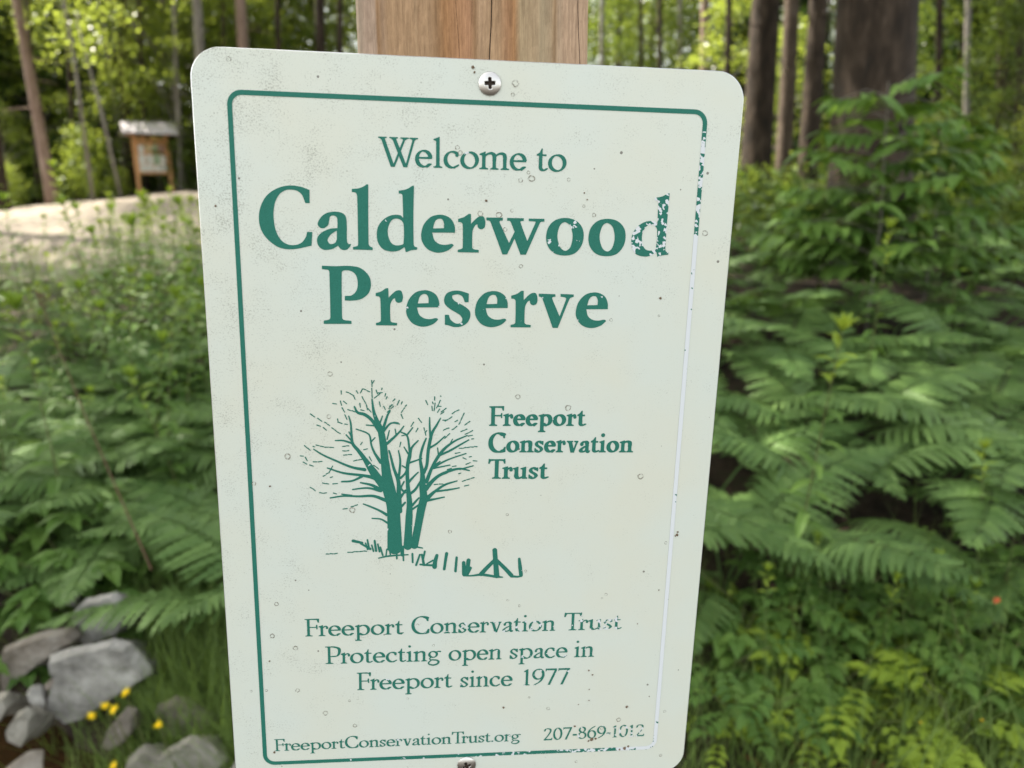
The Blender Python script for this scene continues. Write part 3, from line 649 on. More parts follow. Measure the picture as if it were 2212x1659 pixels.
DASH = "637,150,640,200 638,205,641,280 655,150,640,180 530,220,545,250 575,210,555,245 580,210,630,235 668,220,680,250 710,205,705,220 700,240,650,280 680,240,720,235 735,240,728,270 745,265,735,285 570,265,600,320 600,320,610,365 555,310,560,345 460,230,510,255 510,255,525,290 425,222,427,255 365,310,400,320 420,295,430,330 440,295,470,320 430,340,455,380 450,390,470,430 470,355,530,372 400,440,440,455 400,420,405,440 450,455,475,458 210,385,250,410 260,415,300,440 310,440,350,470 255,460,290,475 300,480,330,500 360,480,400,510 400,510,425,525 250,600,310,615 310,615,380,618 230,610,245,615 170,605,215,640 140,678,170,676 175,685,195,715 160,720,195,735 230,718,300,715 205,740,240,748 300,820,340,790 340,795,370,740 350,825,370,822 295,865,345,872 365,870,410,868 210,893,250,920 275,933,330,934 370,935,400,940 540,1015,490,1032 470,1040,430,1048 320,1358,405,1353 470,1346,610,1336 780,320,750,355 800,280,780,300 830,290,810,330 790,330,740,380 850,300,840,320 880,320,840,380 840,385,858,425 790,440,830,450 1075,262,1075,300 1078,310,1070,370 1012,292,1030,325 1115,290,1085,350 1115,260,1120,265 1055,330,1060,370 1110,350,1090,380 1155,345,1115,375 1140,370,1110,390 960,415,990,450 1000,480,1015,540 1195,405,1140,440 1245,355,1190,385 1280,378,1240,465 1320,435,1280,465 1175,480,1130,500 1230,470,1190,500 1300,490,1250,510 1340,500,1280,530 1305,540,1345,530 1330,560,1350,555 1370,610,1240,625 1330,680,1310,685 1340,710,1375,712 1290,735,1330,720 1240,800,1260,795 1350,825,1260,855 1280,885,1320,878 1070,875,1140,870 960,480,940,520 1020,500,1005,520 1200,560,1180,590 1180,520,1140,560 480,640,430,642 500,665,435,672 560,600,575,575 580,632,615,628 620,680,640,720 650,740,690,770 570,700,505,712 480,605,430,612 720,330,735,360 690,300,700,340 610,345,640,380 560,355,590,365 760,330,790,322 930,440,905,480 845,535,880,532 840,580,830,620 1130,430,1160,425 1100,330,1125,335 1060,300,1065,320 1235,430,1210,440 1215,660,1260,650 1270,690,1300,700 1225,745,1190,752 1160,770,1200,762"
def build_emblem():
    f = Field(100, -1550, 1720, -100, .62)                # in crop pixels, y up
    for ln in EMB.split('\n'):
        a, b_ = ln.split(':'); W_ = [float(k) for k in a.split()]; P = [tuple(map(float, k.split(','))) for k in b_.split()]
        n = 5; Q = catmull([(x, -y) for x, y in P], n) if len(P) > 2 else np.array([(x, -y) for x, y in P])
        ws = 3.2+np.interp(np.linspace(0, len(P)-1, len(Q)), range(len(P)), W_)
        f.taper(Q, [k+1.5 for k in ws])
    r_ = random.Random(3)
    for d in DASH.split():
        x0, y0, x1, y1 = map(float, d.split(',')); L = math.hypot(x1-x0, y1-y0); n = max(1, int(L/24))
        for k in range(n):
            a, c = (k+.06)/n, (k+.80)/n; j = r_.uniform(-2, 2)
            f.taper([(x0+(x1-x0)*a, -(y0+(y1-y0)*a)+j), (x0+(x1-x0)*c, -(y0+(y1-y0)*c)-j)], [8.0, 6.4])
    V, F_ = f.mesh(0); pr = Print(); pr.add([sg(820+x/2.37, 1050-y/2.37) for x, y in V], F_, .035); pr.build('tree_emblem')
build_emblem()
build_panel()
# ---- pan-head screws with a crossed recess
def screw(u, v, rot):
    c = sg(u, v); rad = .0063; n, q = 26, 64; V = [(0, 0, 0)]; F = []
    def hgt(x, y):
        r = math.hypot(x, y)/rad; h = .0031*math.sqrt(max(0, 1-.80*r*r))-.0014
        ca, sa = math.cos(rot), math.sin(rot); a, b_ = abs(x*ca+y*sa), abs(-x*sa+y*ca); lo, hi = min(a, b_), max(a, b_)
        k = max(0, min(1, (.00105-lo-.00014*hi/.003)/.00022))*max(0, min(1, (.0031-hi)/.0005))
        return h-k*(.0016-hi*.12)
    V[0] = (0, 0, hgt(0, 0))
    for i in range(1, n+1):
        r = rad*i/n
        for k in range(q): t = 6.28318*k/q; V.append((r*math.cos(t), r*math.sin(t), hgt(r*math.cos(t), r*math.sin(t))))
    for k in range(q): V.append((rad*math.cos(6.28318*k/q), rad*math.sin(6.28318*k/q), -.0006))
    for k in range(q): F.append((0, 1+k, 1+(k+1) % q))
    for i in range(n):
        for k in range(q):
            a = 1+i*q; F.append((a+k, a+q+k, a+q+(k+1) % q, a+(k+1) % q))
    me = fast_mesh('screw', V, F, True); o = link('screw', me, [M_steel, M_recess], sign); o.location = (c[0], c[1], .0005)
    for p in me.polygons:
        x, y, z = p.center; r = math.hypot(x, y)/rad
        if z < .0031*math.sqrt(max(0, 1-.80*min(1, r*r)))-.0014-.0005 and r < .62: p.material_index = 1
screw(1435, 245.5, R(3)); screw(1367, 2240, R(20))

# ---- the post
def post_material():
    m, n, b, N, Lk = mat('weathered_post_wood')
    tc = N('TexCoord'); mp = N('Mapping'); mp.inputs['Scale'].default_value = (1, 1, .03); Lk(tc.outputs['Object'], mp.inputs[0])
    wob = N('TexNoise', i_Scale=28., i_Detail=2.); Lk(mp.outputs[0], wob.inputs['Vector'])
    sp = N('SeparateXYZ'); Lk(tc.outputs['Object'], sp.inputs[0])
    ws = N('MapRange'); ws.inputs[3].default_value = -.006; ws.inputs[4].default_value = .006; Lk(wob.outputs['Fac'], ws.inputs[0])
    ax = N('Math', operation='ADD'); Lk(sp.outputs['X'], ax.inputs[0]); Lk(ws.outputs[0], ax.inputs[1])
    t = N('MapRange'); t.inputs[1].default_value = -.0635; t.inputs[2].default_value = .0635; Lk(ax.outputs[0], t.inputs[0])
    tan, pale, org, brn = (0.438, 0.283, 0.164), (0.462, 0.307, 0.188), (0.402, 0.216, 0.101), (0.324, 0.193, 0.101)
    r = ramp(N, [(0, (0.432, 0.316, 0.238)), (.075, (0.444, 0.322, 0.238)), (.085, brn), (.11, (0.396, 0.263, 0.167)), (.14, tan), (.31, tan), (.345, brn), (.375, org), (.48, (0.468, 0.257, 0.143)), (.505, brn), (.525, pale), (.60, tan), (.635, (0.396, 0.222, 0.119)), (.67, org), (.70, (0.432, 0.322, 0.196)), (.835, (0.432, 0.310, 0.196)), (.855, brn), (.875, (0.480, 0.333, 0.226)), (1, (0.504, 0.351, 0.238))])
    Lk(t.outputs[0], r.inputs[0])
    gm = N('Mapping'); gm.inputs['Scale'].default_value = (1, 1, .06); Lk(tc.outputs['Object'], gm.inputs[0])
    gr = N('TexNoise', i_Scale=520., i_Detail=8., i_Roughness=.8); Lk(gm.outputs[0], gr.inputs['Vector']); gq = ramp(N, [(.36, (.60, .58, .56)), (.62, (1.1, 1.09, 1.08))]); Lk(gr.outputs['Fac'], gq.inputs[0])
    m1 = N('MixRGB', blend_type='MULTIPLY'); m1.inputs[0].default_value = 1; Lk(r.outputs[0], m1.inputs[1]); Lk(gq.outputs[0], m1.inputs[2])
    al = N('TexNoise', i_Scale=38., i_Detail=4.); Lk(mp.outputs[0], al.inputs['Vector']); aq = N('MapRange'); aq.inputs[1].default_value = .55; aq.inputs[2].default_value = .75; aq.inputs[4].default_value = .4; Lk(al.outputs['Fac'], aq.inputs[0])
    m2 = N('MixRGB'); Lk(aq.outputs[0], m2.inputs[0]); Lk(m1.outputs[0], m2.inputs[1]); m2.inputs[2].default_value = (.36, .36, .25, 1); Lk(m2.outputs[0], b.inputs['Base Color'])
    b.inputs['Roughness'].default_value = .85; b.inputs['Specular IOR Level'].default_value = .2
    bp = N('Bump', i_Strength=.9, i_Distance=.002); bn = N('TexNoise', i_Scale=260., i_Detail=6.); bm = N('Mapping'); bm.inputs['Scale'].default_value = (1, 1, .3); Lk(tc.outputs['Object'], bm.inputs[0]); Lk(bm.outputs[0], bn.inputs['Vector']); Lk(bn.outputs['Fac'], bp.inputs['Height']); Lk(bp.outputs[0], b.inputs['Normal'])
    return m
M_post = post_material(); M_crack = plain('crack_shadow_wood', (.03, .018, .01), .9)
def build_post():
    th = math.atan(.0308); up = (SY*math.cos(th)-SX*math.sin(th)).normalized(); ex = (SX*math.cos(th)+SY*math.sin(th)).normalized()
    c = sg(1024*1.3562, 60*1.3562); W_ = .1262; D = .127
    top = SO+SX*float(c[0])+SY*float(c[1])-SN*(.0021)
    Mx = Matrix.Identity(4); L0, L1 = -1.75, .14
    for i in range(3): Mx[i][0], Mx[i][1], Mx[i][2], Mx[i][3] = ex[i], -SN[i], up[i], top[i]
    root = empty('wooden_post'); root.matrix_world = Mx
    tag(root, 'square weathered timber post standing behind the white sign', 'post')
    # front face with modelled checks: a strip profile with narrow grooves
    grooves = [(-.0177, .0006), (-.0089, .0003), (-.0008, .0005), (.0085, .0005), (.0585, .0003)]
    xs = [-W_/2, -W_/2+.0015]
    for x, w_ in grooves: xs += [x-w_/2, x, x+w_/2]
    xs += [W_/2-.0015, W_/2]
    zs = np.linspace(L0, L1, 150); V = []; F = []; r_ = np.random.default_rng(4); ph = r_.uniform(0, 6, len(grooves))
    for z in zs:
        row = [(-W_/2, .0012), (-W_/2+.0015, 0)]
        for g, (x, w_) in enumerate(grooves):
            wx = x+.0012*math.sin(z*23+ph[g])+.0005*math.sin(z*90+ph[g]); on = max(0.05, math.sin(z*9+ph[g]*2)*.6+.6)
            row += [(wx-w_*on*.5, 0), (wx, .004*on), (wx+w_*on*.5, 0)]
        row += [(W_/2-.0015, 0), (W_/2, .0012), (W_/2, D), (-W_/2, D)]
        V += [(a, b_, z) for a, b_ in row]
    n = len(row)
    for i in range(len(zs)-1):
        for k in range(n): j = (k+1) % n; F.append((i*n+k, i*n+j, (i+1)*n+j, (i+1)*n+k))
    F.append(tuple(range((len(zs)-1)*n, len(zs)*n)))
    me = fast_mesh('timber', V, F); link('timber', me, [M_post, M_crack], root)
    for p in me.polygons:
        k = p.index % n
        if p.index < (len(zs)-1)*n and 2 <= k < 2+3*len(grooves) and (k-2) % 3 < 2: p.material_index = 1
build_post()
# ================================================================ ground, road, water
def hsm(t): t = max(0., min(1., t)); return t*t*(3-2*t)
def terrain(x, y):
    a = .0 if y < 1.7 else .74*hsm((y-1.5)/4.9) if y < 5.6 else 0
    if y >= 5.6:
        b0 = .74*hsm((5.6-1.5)/4.9); a = b0+(1.73-b0)*min(1, (y-5.6)/16.4) if y < 22 else 1.73+.012*(y-22)
    # the little stream lies in a trough at the near left
    cx, cy_ = x+1.5, y-1.78; d = abs(cy_*.93+cx*.38); k = math.exp(-(d/.24)**2)*(1 if x < -.75 else math.exp(-((x+.75)/.3)**2))
    a -= .22*k
    a -= .075*max(0, -x-8.6)*hsm((y-9)/9)*(1 if y < 30 else max(0, 1-(y-30)/20))
    bump = .03*math.sin(x*2.1+y*1.3)+.02*math.sin(x*4.7-y*3.1)
    if 6.3 < y < 21 and x < 3: bump *= .3
    return a+bump
def ground_at(px, py):
    d = ray(px, py); t = .8
    for _ in range(4000):
        p = EYE+d*t
        if p.z <= terrain(p.x, p.y): return Vector((p.x, p.y, terrain(p.x, p.y)))
        t += .01+t*.002
    return EYE+d*t
def on_ground(px, y, row=700):
    """point on the ground at forward distance y, under photo column px"""
    p = at_y(px, row, y); z = terrain(p.x, y)
    for _ in range(3):
        v = to_px((p.x, y, z))[1]; p = at_y(px, v, y); z = terrain(p.x, y)
    return Vector((p.x, y, z))
def grid_sheet(name, xs, ys, m, dz=0, keep=None):
    V = [(x, y, terrain(x, y)+dz) for y in ys for x in xs]; nx = len(xs); F = []
    for j in range(len(ys)-1):
        for i in range(nx-1):
            if keep is None or keep((xs[i]+xs[i+1])/2, (ys[j]+ys[j+1])/2): F.append((j*nx+i, j*nx+i+1, (j+1)*nx+i+1, (j+1)*nx+i))
    return link(name, fast_mesh(name, V, F, True), m)
M_ground = noise_mat('forest_floor', [(.28, (.012, .009, .006)), (.45, (.030, .021, .014)), (.58, (.055, .038, .025)), (.72, (.03, .038, .014))], 7., .95, bump=.9, bscale=40.)
M_road = noise_mat('gravel', [(.3, (.11, .094, .075)), (.5, (.18, .152, .120)), (.7, (.26, .22, .175))], 14., .95, bump=.6, bscale=70., detail=10)
ax = lambda a, b, n, p=1.7: [a+(b-a)*(k/n)**p for k in range(n+1)]
xs = sorted(set([-v for v in ax(0, 130, 60, 2.6)]+ax(0, 130, 60, 2.6))); ys = [-60, -40, -25, -15, -8, -4, -2, -1]+[k*.12 for k in range(0, 60)]+ax(7.2, 150, 60, 2.2)
tag(grid_sheet('ground', xs, ys, M_ground), kind='structure')
def road_edge(x, y):
    n_ = .35*math.sin(x*1.7)+.2*math.sin(x*4.1+1)+.3*math.sin(x*.6)
    return 6.9+n_*.5+.10*max(0, x+2)**1.5 < y < 20.6+n_*.6 and x < -1.8+.5*math.sin(y*1.3)+.3*math.sin(y*3.1)
tag(grid_sheet('gravel_road', [-40+k*.28 for k in range(156)], [6+k*.14 for k in range(112)], M_road, .014, road_edge), kind='structure')
m, n, b, N, Lk = mat('stream_water'); b.inputs['Base Color'].default_value = (.035, .018, .008, 1); b.inputs['Roughness'].default_value = .06; b.inputs['Specular IOR Level'].default_value = .6
bp = N('Bump', i_Strength=.35, i_Distance=.02); no = N('TexNoise', i_Scale=9., i_Detail=3.); tc = N('TexCoord'); Lk(tc.outputs['Object'], no.inputs['Vector']); Lk(no.outputs['Fac'], bp.inputs['Height']); Lk(bp.outputs[0], b.inputs['Normal'])
V = [(x, 1.78-(x+1.5)*.41+s_*.42, -.115) for x in np.linspace(-6, -.35, 30) for s_ in (-1, 1)]
tag(link('stream_water', fast_mesh('stream_water', V, [(2*i, 2*i+2, 2*i+3, 2*i+1) for i in range(29)]), m), kind='structure')

# ================================================================ information kiosk across the road
def kiosk():
    y = 22.0; p = on_ground(338, y, 405); s = y*1.03/FPX      # metres per photo pixel out there
    root = empty('information_kiosk', p, (0, 0, R(31))); root.scale = (.72, .72, .90); tag(root, 'roofed wooden notice kiosk with papers pinned up, across the gravel road', 'kiosk')
    M_wood = noise_mat('bounce_lit_orange_wood', [(.3, (.56, .265, .11)), (.7, (.76, .42, .20))], 5., .7, stretch=(1, 1, .15))  # orange wood, its colour raised to carry light bounced off the road
    M_roof = noise_mat('sky_tinted_grey_roofing', [(.3, (.42, .38, .42)), (.7, (.62, .57, .60))], 6., .6, stretch=(.2, 1, 1))  # lavender of the reflected sky put into the grey roof colour
    for sx in (-1, 1):
        mb = MB(); mb.box((sx*.60, 0, .83), (.13, .13, 1.9)); mb.build('post', M_wood, root)
    mb = MB(); mb.box((0, 0, 1.66), (1.33, .07, .12)); mb.build('header_beam', M_wood, root)
    mb = MB(); mb.box((0, .03, 1.10), (1.07, .05, 1.02)); mb.box((0, -.005, 1.58), (1.07, .05, .06)); mb.box((0, -.005, .60), (1.07, .05, .06)); bd = mb.build('notice_board', M_wood, root)
    PC = {'w': plain('white_paper', (.80, .78, .74), .8), 'g': plain('pale_green_paper', (.42, .58, .40), .8), 'p': plain('pink_paper', (.75, .42, .45), .8), 'y': plain('buff_paper', (.70, .55, .33), .8)}
    for (x, z, w_, h, c) in [(-.36, 1.33, .20, .26, 'w'), (-.08, 1.35, .2, .24, 'y'), (.15, 1.33, .18, .26, 'g'), (.38, 1.35, .2, .24, 'p'), (-.37, 1.02, .24, .30, 'w'), (-.09, 1.02, .26, .30, 'w'), (.17, 1.02, .20, .30, 'g'), (.39, 1.02, .2, .30, 'w'), (-.24, .75, .50, .2, 'w'), (.26, .75, .44, .2, 'w')]:
        mb = MB(); mb.box((x, -.004, z), (w_, .006, h)); mb.build('paper', PC[c], bd)
    mb = MB()
    for sgn in (-1, 1):
        mb.box((0, sgn*.36, 1.95), (1.96, .80, .04), Matrix.Rotation(R(-27*sgn), 3, 'X'))
    mb.box((0, 0, 2.125), (1.96, .14, .03)); mb.build('roof', M_roof, root)
    for sx in (-1, 1):
        mb = MB(); mb.add([(sx*.72-.02, -.62, 1.74), (sx*.72-.02, .62, 1.74), (sx*.72-.02, 0, 2.12), (sx*.72+.02, -.62, 1.74), (sx*.72+.02, .62, 1.74), (sx*.72+.02, 0, 2.12)], [(0, 1, 2), (5, 4, 3), (0, 3, 4, 1), (1, 4, 5, 2), (2, 5, 3, 0)]); mb.build('gable_board', M_wood, root)
kiosk()

# ================================================================ trees
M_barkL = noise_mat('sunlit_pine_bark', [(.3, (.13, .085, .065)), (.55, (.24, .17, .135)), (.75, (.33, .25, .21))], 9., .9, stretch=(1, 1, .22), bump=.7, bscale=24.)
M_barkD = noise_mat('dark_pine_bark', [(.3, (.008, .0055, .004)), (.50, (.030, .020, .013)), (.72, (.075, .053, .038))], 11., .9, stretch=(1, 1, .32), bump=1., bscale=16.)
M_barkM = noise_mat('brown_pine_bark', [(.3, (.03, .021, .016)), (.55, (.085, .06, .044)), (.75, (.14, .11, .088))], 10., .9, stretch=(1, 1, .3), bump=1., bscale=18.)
M_barkG = noise_mat('grey_smooth_bark', [(.3, (.12, .105, .09)), (.7, (.27, .25, .22))], 10., .9, stretch=(1, 1, .3), bump=.4)
L_bright = leaf_mat('bright_broadleaf', (.030, .060, .010), (.12, .18, .025), (.50, .60, .08), .5, .30, .45, .12)
L_mid = leaf_mat('woodland_leaf', (.014, .032, .008), (.075, .12, .022), (.24, .32, .04), .33, .38, .2, .06)
L_yelshrub = leaf_mat('roadside_shrub_leaf', (.10, .16, .02), (.22, .28, .035), (.50, .60, .08), .4)
L_deep = leaf_mat('deep_wood_leaf', (.008, .020, .005), (.065, .10, .018), (.36, .44, .06), .38, .5, .15, .03)
L_dark = leaf_mat('dark_conifer_needle', (.010, .025, .009), (.03, .055, .018), (.08, .14, .02), .3, .5)
def leaf_cloud(C, rad, per, size, flat=.55, seed=0):
    """many small separate leaves scattered round the twig centres C"""
    g = np.random.default_rng(seed); n = len(C)*per; c = np.repeat(C, per, 0)+g.normal(0, 1, (n, 3))*np.array([rad, rad, rad*flat])
    a = g.uniform(0, 2*np.pi, n); tilt = g.normal(0, .55, n); u = np.stack([np.cos(a)*np.cos(tilt), np.sin(a)*np.cos(tilt), np.sin(tilt)], 1)
    nr = g.normal(0, .5, (n, 3))+np.array([0, 0, 1.]); v = np.cross(nr, u); v /= np.linalg.norm(v, axis=1)[:, None]
    L = size*g.uniform(.6, 1.25, n)[:, None]; W_ = L*g.uniform(.42, .62, n)[:, None]
    V = np.stack([c, c+u*L*.45+v*W_/2, c+u*L, c+u*L*.45-v*W_/2], 1).reshape(-1, 3)
    return V, np.arange(n*4).reshape(-1, 4)
def crown_points(n, r, h0, h1, seed, power=1.):
    g = np.random.default_rng(seed); P = []
    while len(P) < n:
        t = g.random(); z = h0+(h1-h0)*t; prof = math.sin(math.pi*min(1, t*.86+.14))**power
        q = math.sqrt(g.uniform(.08, 1))*r*prof; a = g.uniform(0, 6.283); P.append((q*math.cos(a), q*math.sin(a), z))
    return np.array(P)
def limbs(mb, pts, trunk_r, h, n, seed):
    r_ = random.Random(seed)
    for k in r_.sample(range(len(pts)), min(n, len(pts))):
        e = Vector(pts[k]); z0 = max(.3, e.z-e.xy.length*r_.uniform(.4, .9)); z0 = min(z0, h*.92); s_ = Vector((0, 0, z0)); rr = trunk_r*(1-z0/h)*.5+.008
        m_ = s_.lerp(e, .5)+Vector((r_.uniform(-.1, .1), r_.uniform(-.1, .1), .12*e.xy.length))
        mb.tube([s_, m_, e], [rr, rr*.6, rr*.15], 6, False)
def make_tree(name, h, r, h0, tr, bark, leafm, nclump, per, size, rad, seed, power=.8, flat=.55, nl=26):
    root = empty(name); pts = crown_points(nclump, r, h0, h, seed, power); mb = MB(); r_ = random.Random(seed)
    tp = [(r_.uniform(-.05, .05)*h*.12*k/6, r_.uniform(-.05, .05)*h*.12*k/6, -.3+(h*.95+.3)*k/8) for k in range(9)]
    mb.tube(tp, [tr*(1.25 if k == 0 else 1-.105*k) for k in range(9)], 10); limbs(mb, pts, tr, h, nl, seed+1)
    mb.build('trunk', bark, root, True)
    V, F = leaf_cloud(pts, rad, per, size, flat, seed+2); link('crown', fast_mesh('crown', V, F), leafm, root)
    return root
def make_conifer(name, h, r, seed):
    root = empty(name); g = np.random.default_rng(seed); mb = MB(); mb.tube([(0, 0, -.3), (0, 0, h*.5), (0, 0, h)], [.13, .09, .02], 9); C = []; 
    for k in range(58):
        t = (k+.5)/58; z = h*(.05+.93*t); L = r*(1-t)**.8+.15; a = k*2.4+g.uniform(-.3, .3); e = np.array([math.cos(a)*L, math.sin(a)*L, z-.22*L]); mb.tube([(0, 0, z), tuple(e)], [.016, .004], 4, False)
        for q in np.linspace(.15, 1, max(3, int(L*7))): C.append(np.array([0, 0, z])*(1-q)+e*q)
    mb.build('trunk', M_barkD, root, True); V, F = leaf_cloud(np.array(C), .20, 40, .15, .35, seed); link('crown', fast_mesh('crown', V, F), L_dark, root)
    return root
first = {}
def plant_tree(kind, maker, x, y, rot, s, label, cat='tree', group=None, tilt=(0, 0)):
    if kind not in first: first[kind] = o = maker()
    else: o = copy_tree(first[kind])
    o.location = (x, y, terrain(x, y)-.05); o.rotation_euler = (tilt[0], tilt[1], rot); o.scale = (s, s, s)
    return tag(o, label, cat, group)
# ---- tall pines: trunks measured in the photograph, crowns high out of frame
def pine(u0, u1, wpx, y, bark, label, crown=True, h=15., base=None, lean=0, cr=2.6, leafm=None, cn=150, h0=None):
    """u0: column at the photo's top edge, u1: column at the foot"""
    b_ = on_ground(u1, y, 430 if base is None else base); t = at_y(u0, 0, y); d = (t-b_); d = d/d.z; root = empty('pine_tree', b_); tag(root, label, 'pine tree', 'pine trunks of the wood')
    r = wpx/2*y*1.02/FPX; mb = MB(); pts = []; rad = []; r_ = random.Random(int(u0*7+y))
    for k in range(13):
        z = -.4+(h+.4)*k/12; pts.append((d.x*z+r_.uniform(-.012, .012)*z*.4, d.y*z, z)); f = 1-max(0, z)/h*.75
        rad.append(r*f*(1.35 if k == 0 else 1))
    mb.tube(pts, rad, 14)
    for k in range(9):                                    # dead stubs and bare twigs low on the trunk
        z = r_.uniform(1.0, h*.5); a = r_.uniform(0, 6.28); L = r_.uniform(.2, .9)*min(1, r*6); c = Vector((d.x*z, d.y*z, z)); mb.tube([c, c+Vector((math.cos(a)*L, math.sin(a)*L, -.12*L))], [.018, .005], 5, False)
    mb.build('trunk', bark, root, True)
    if crown:
        P = crown_points(cn, cr, h0 or h*.55, h+1, int(abs(u0))+3, .7)+np.array([d.x*h*.75, d.y*h*.75, 0]); V, F = leaf_cloud(P, .42, 52, .16, .45, int(abs(u0))); link('crown', fast_mesh('crown', V, F), leafm or L_mid, root)
    return root
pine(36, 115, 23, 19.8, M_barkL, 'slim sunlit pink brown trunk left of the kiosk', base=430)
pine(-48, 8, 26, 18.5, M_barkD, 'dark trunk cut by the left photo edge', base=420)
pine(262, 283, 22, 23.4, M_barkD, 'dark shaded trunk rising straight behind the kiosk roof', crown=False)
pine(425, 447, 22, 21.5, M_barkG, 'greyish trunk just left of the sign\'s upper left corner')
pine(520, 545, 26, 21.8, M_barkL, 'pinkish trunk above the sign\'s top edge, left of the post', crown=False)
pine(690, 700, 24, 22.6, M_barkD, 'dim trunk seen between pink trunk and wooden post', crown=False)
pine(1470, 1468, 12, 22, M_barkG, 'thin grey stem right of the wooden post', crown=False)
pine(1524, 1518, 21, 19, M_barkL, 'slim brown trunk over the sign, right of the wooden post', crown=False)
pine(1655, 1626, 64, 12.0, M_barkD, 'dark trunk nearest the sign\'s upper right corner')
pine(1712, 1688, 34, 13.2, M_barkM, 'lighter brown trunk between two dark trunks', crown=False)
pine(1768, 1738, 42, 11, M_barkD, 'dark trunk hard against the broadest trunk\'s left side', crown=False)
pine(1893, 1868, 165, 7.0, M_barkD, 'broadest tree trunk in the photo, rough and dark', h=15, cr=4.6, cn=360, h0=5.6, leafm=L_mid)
pine(2165, 2160, 16, 12.5, M_barkD, 'thin dark stem near the right photo edge', crown=False)
pine(2330, 2300, 60, 10, M_barkD, 'dark trunk beyond the right photo edge', cr=3.4, cn=230, h0=5.5)
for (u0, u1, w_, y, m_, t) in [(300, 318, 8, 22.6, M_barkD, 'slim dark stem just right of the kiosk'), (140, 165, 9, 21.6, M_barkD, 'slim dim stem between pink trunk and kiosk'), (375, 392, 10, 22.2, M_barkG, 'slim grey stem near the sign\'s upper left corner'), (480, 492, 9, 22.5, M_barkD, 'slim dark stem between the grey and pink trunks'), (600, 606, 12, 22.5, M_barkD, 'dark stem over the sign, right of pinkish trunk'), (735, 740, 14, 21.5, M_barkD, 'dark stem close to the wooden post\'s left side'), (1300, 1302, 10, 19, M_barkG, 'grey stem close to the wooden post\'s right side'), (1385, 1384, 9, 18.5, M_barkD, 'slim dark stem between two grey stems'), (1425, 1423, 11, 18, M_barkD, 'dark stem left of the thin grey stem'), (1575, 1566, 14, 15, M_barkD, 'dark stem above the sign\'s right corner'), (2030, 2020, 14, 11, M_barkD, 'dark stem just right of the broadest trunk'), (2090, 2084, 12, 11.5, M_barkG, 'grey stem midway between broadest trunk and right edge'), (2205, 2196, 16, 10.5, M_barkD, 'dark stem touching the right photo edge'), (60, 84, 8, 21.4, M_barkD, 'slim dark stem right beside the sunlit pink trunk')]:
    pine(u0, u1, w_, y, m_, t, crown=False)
def lean_stem(u0, v0, u1, v1, wpx, y, label):
    a, b_ = at_y(u0, v0, y), at_y(u1, v1, y); d = b_-a; k = (terrain(b_.x, y)-.1-b_.z)/d.z; b2 = b_+d*k; a2 = a-d*1.2; r = wpx/2*y*1.02/FPX
    root = empty('young_tree', b2); mb = MB(); mb.tube([(0, 0, 0), tuple((a2-b2)*.5+Vector((.05, 0, 0))), tuple(a2-b2)], [r*1.2, r, r*.5], 7); mb.build('trunk', M_barkG, root, True)
    P = np.array([tuple((a2-b2)*t) for t in np.linspace(.82, 1.05, 10)]); V, F = leaf_cloud(P, .5, 60, .13, .6, int(u0)); link('crown', fast_mesh('crown', V, F), L_bright, root); tag(root, label, 'young tree', 'slender young trees')
lean_stem(288, 60, 336, 250, 7, 24, 'thin pale leaning stem above the kiosk roof')
lean_stem(150, 90, 180, 290, 6, 19, 'thin pale leaning stem between slim pink trunk and kiosk')
lean_stem(215, 240, 255, 400, 6, 20, 'thin grey stem at the kiosk\'s left, half hidden by leaves')
# ---- shade trees: one behind the sign, others out of frame; their crowns keep the near plants in shade
def shade(x, y, h, cr, h0, cn, seed, label):
    root = empty('shade_tree', (x, y, terrain(x, y))); mb = MB(); mb.tube([(0, 0, -.3), (.05, 0, h*.5), (0, .1, h)], [.24, .18, .05], 12); P = crown_points(cn, cr, h0, h, seed, .6); limbs(mb, P, .2, h, 24, seed); mb.build('trunk', M_barkD, root, True)
    V, F = leaf_cloud(P, .5, 50, .17, .5, seed); link('crown', fast_mesh('crown', V, F), L_mid, root); tag(root, label, 'tree', 'trees whose crowns shade the sign')
shade(-.1, 9.3, 15, 4.8, 7.2, 470, 71, 'tall tree standing hidden behind the sign and its post')
shade(-6.9, 8.6, 14, 4.6, 6.6, 170, 72, 'tall tree out of frame beside the gravel road')
shade(-5.7, 2.4, 13, 3.9, 6.6, 330, 73, 'tall tree out of frame left of the rocks')
shade(-4.9, 5.3, 13, 3.7, 6.8, 230, 74, 'tall tree out of frame left of the weeds')
shade(-11.6, 13.2, 15, 4.2, 7.0, 190, 75, 'tall tree out of frame on the road\'s far side')
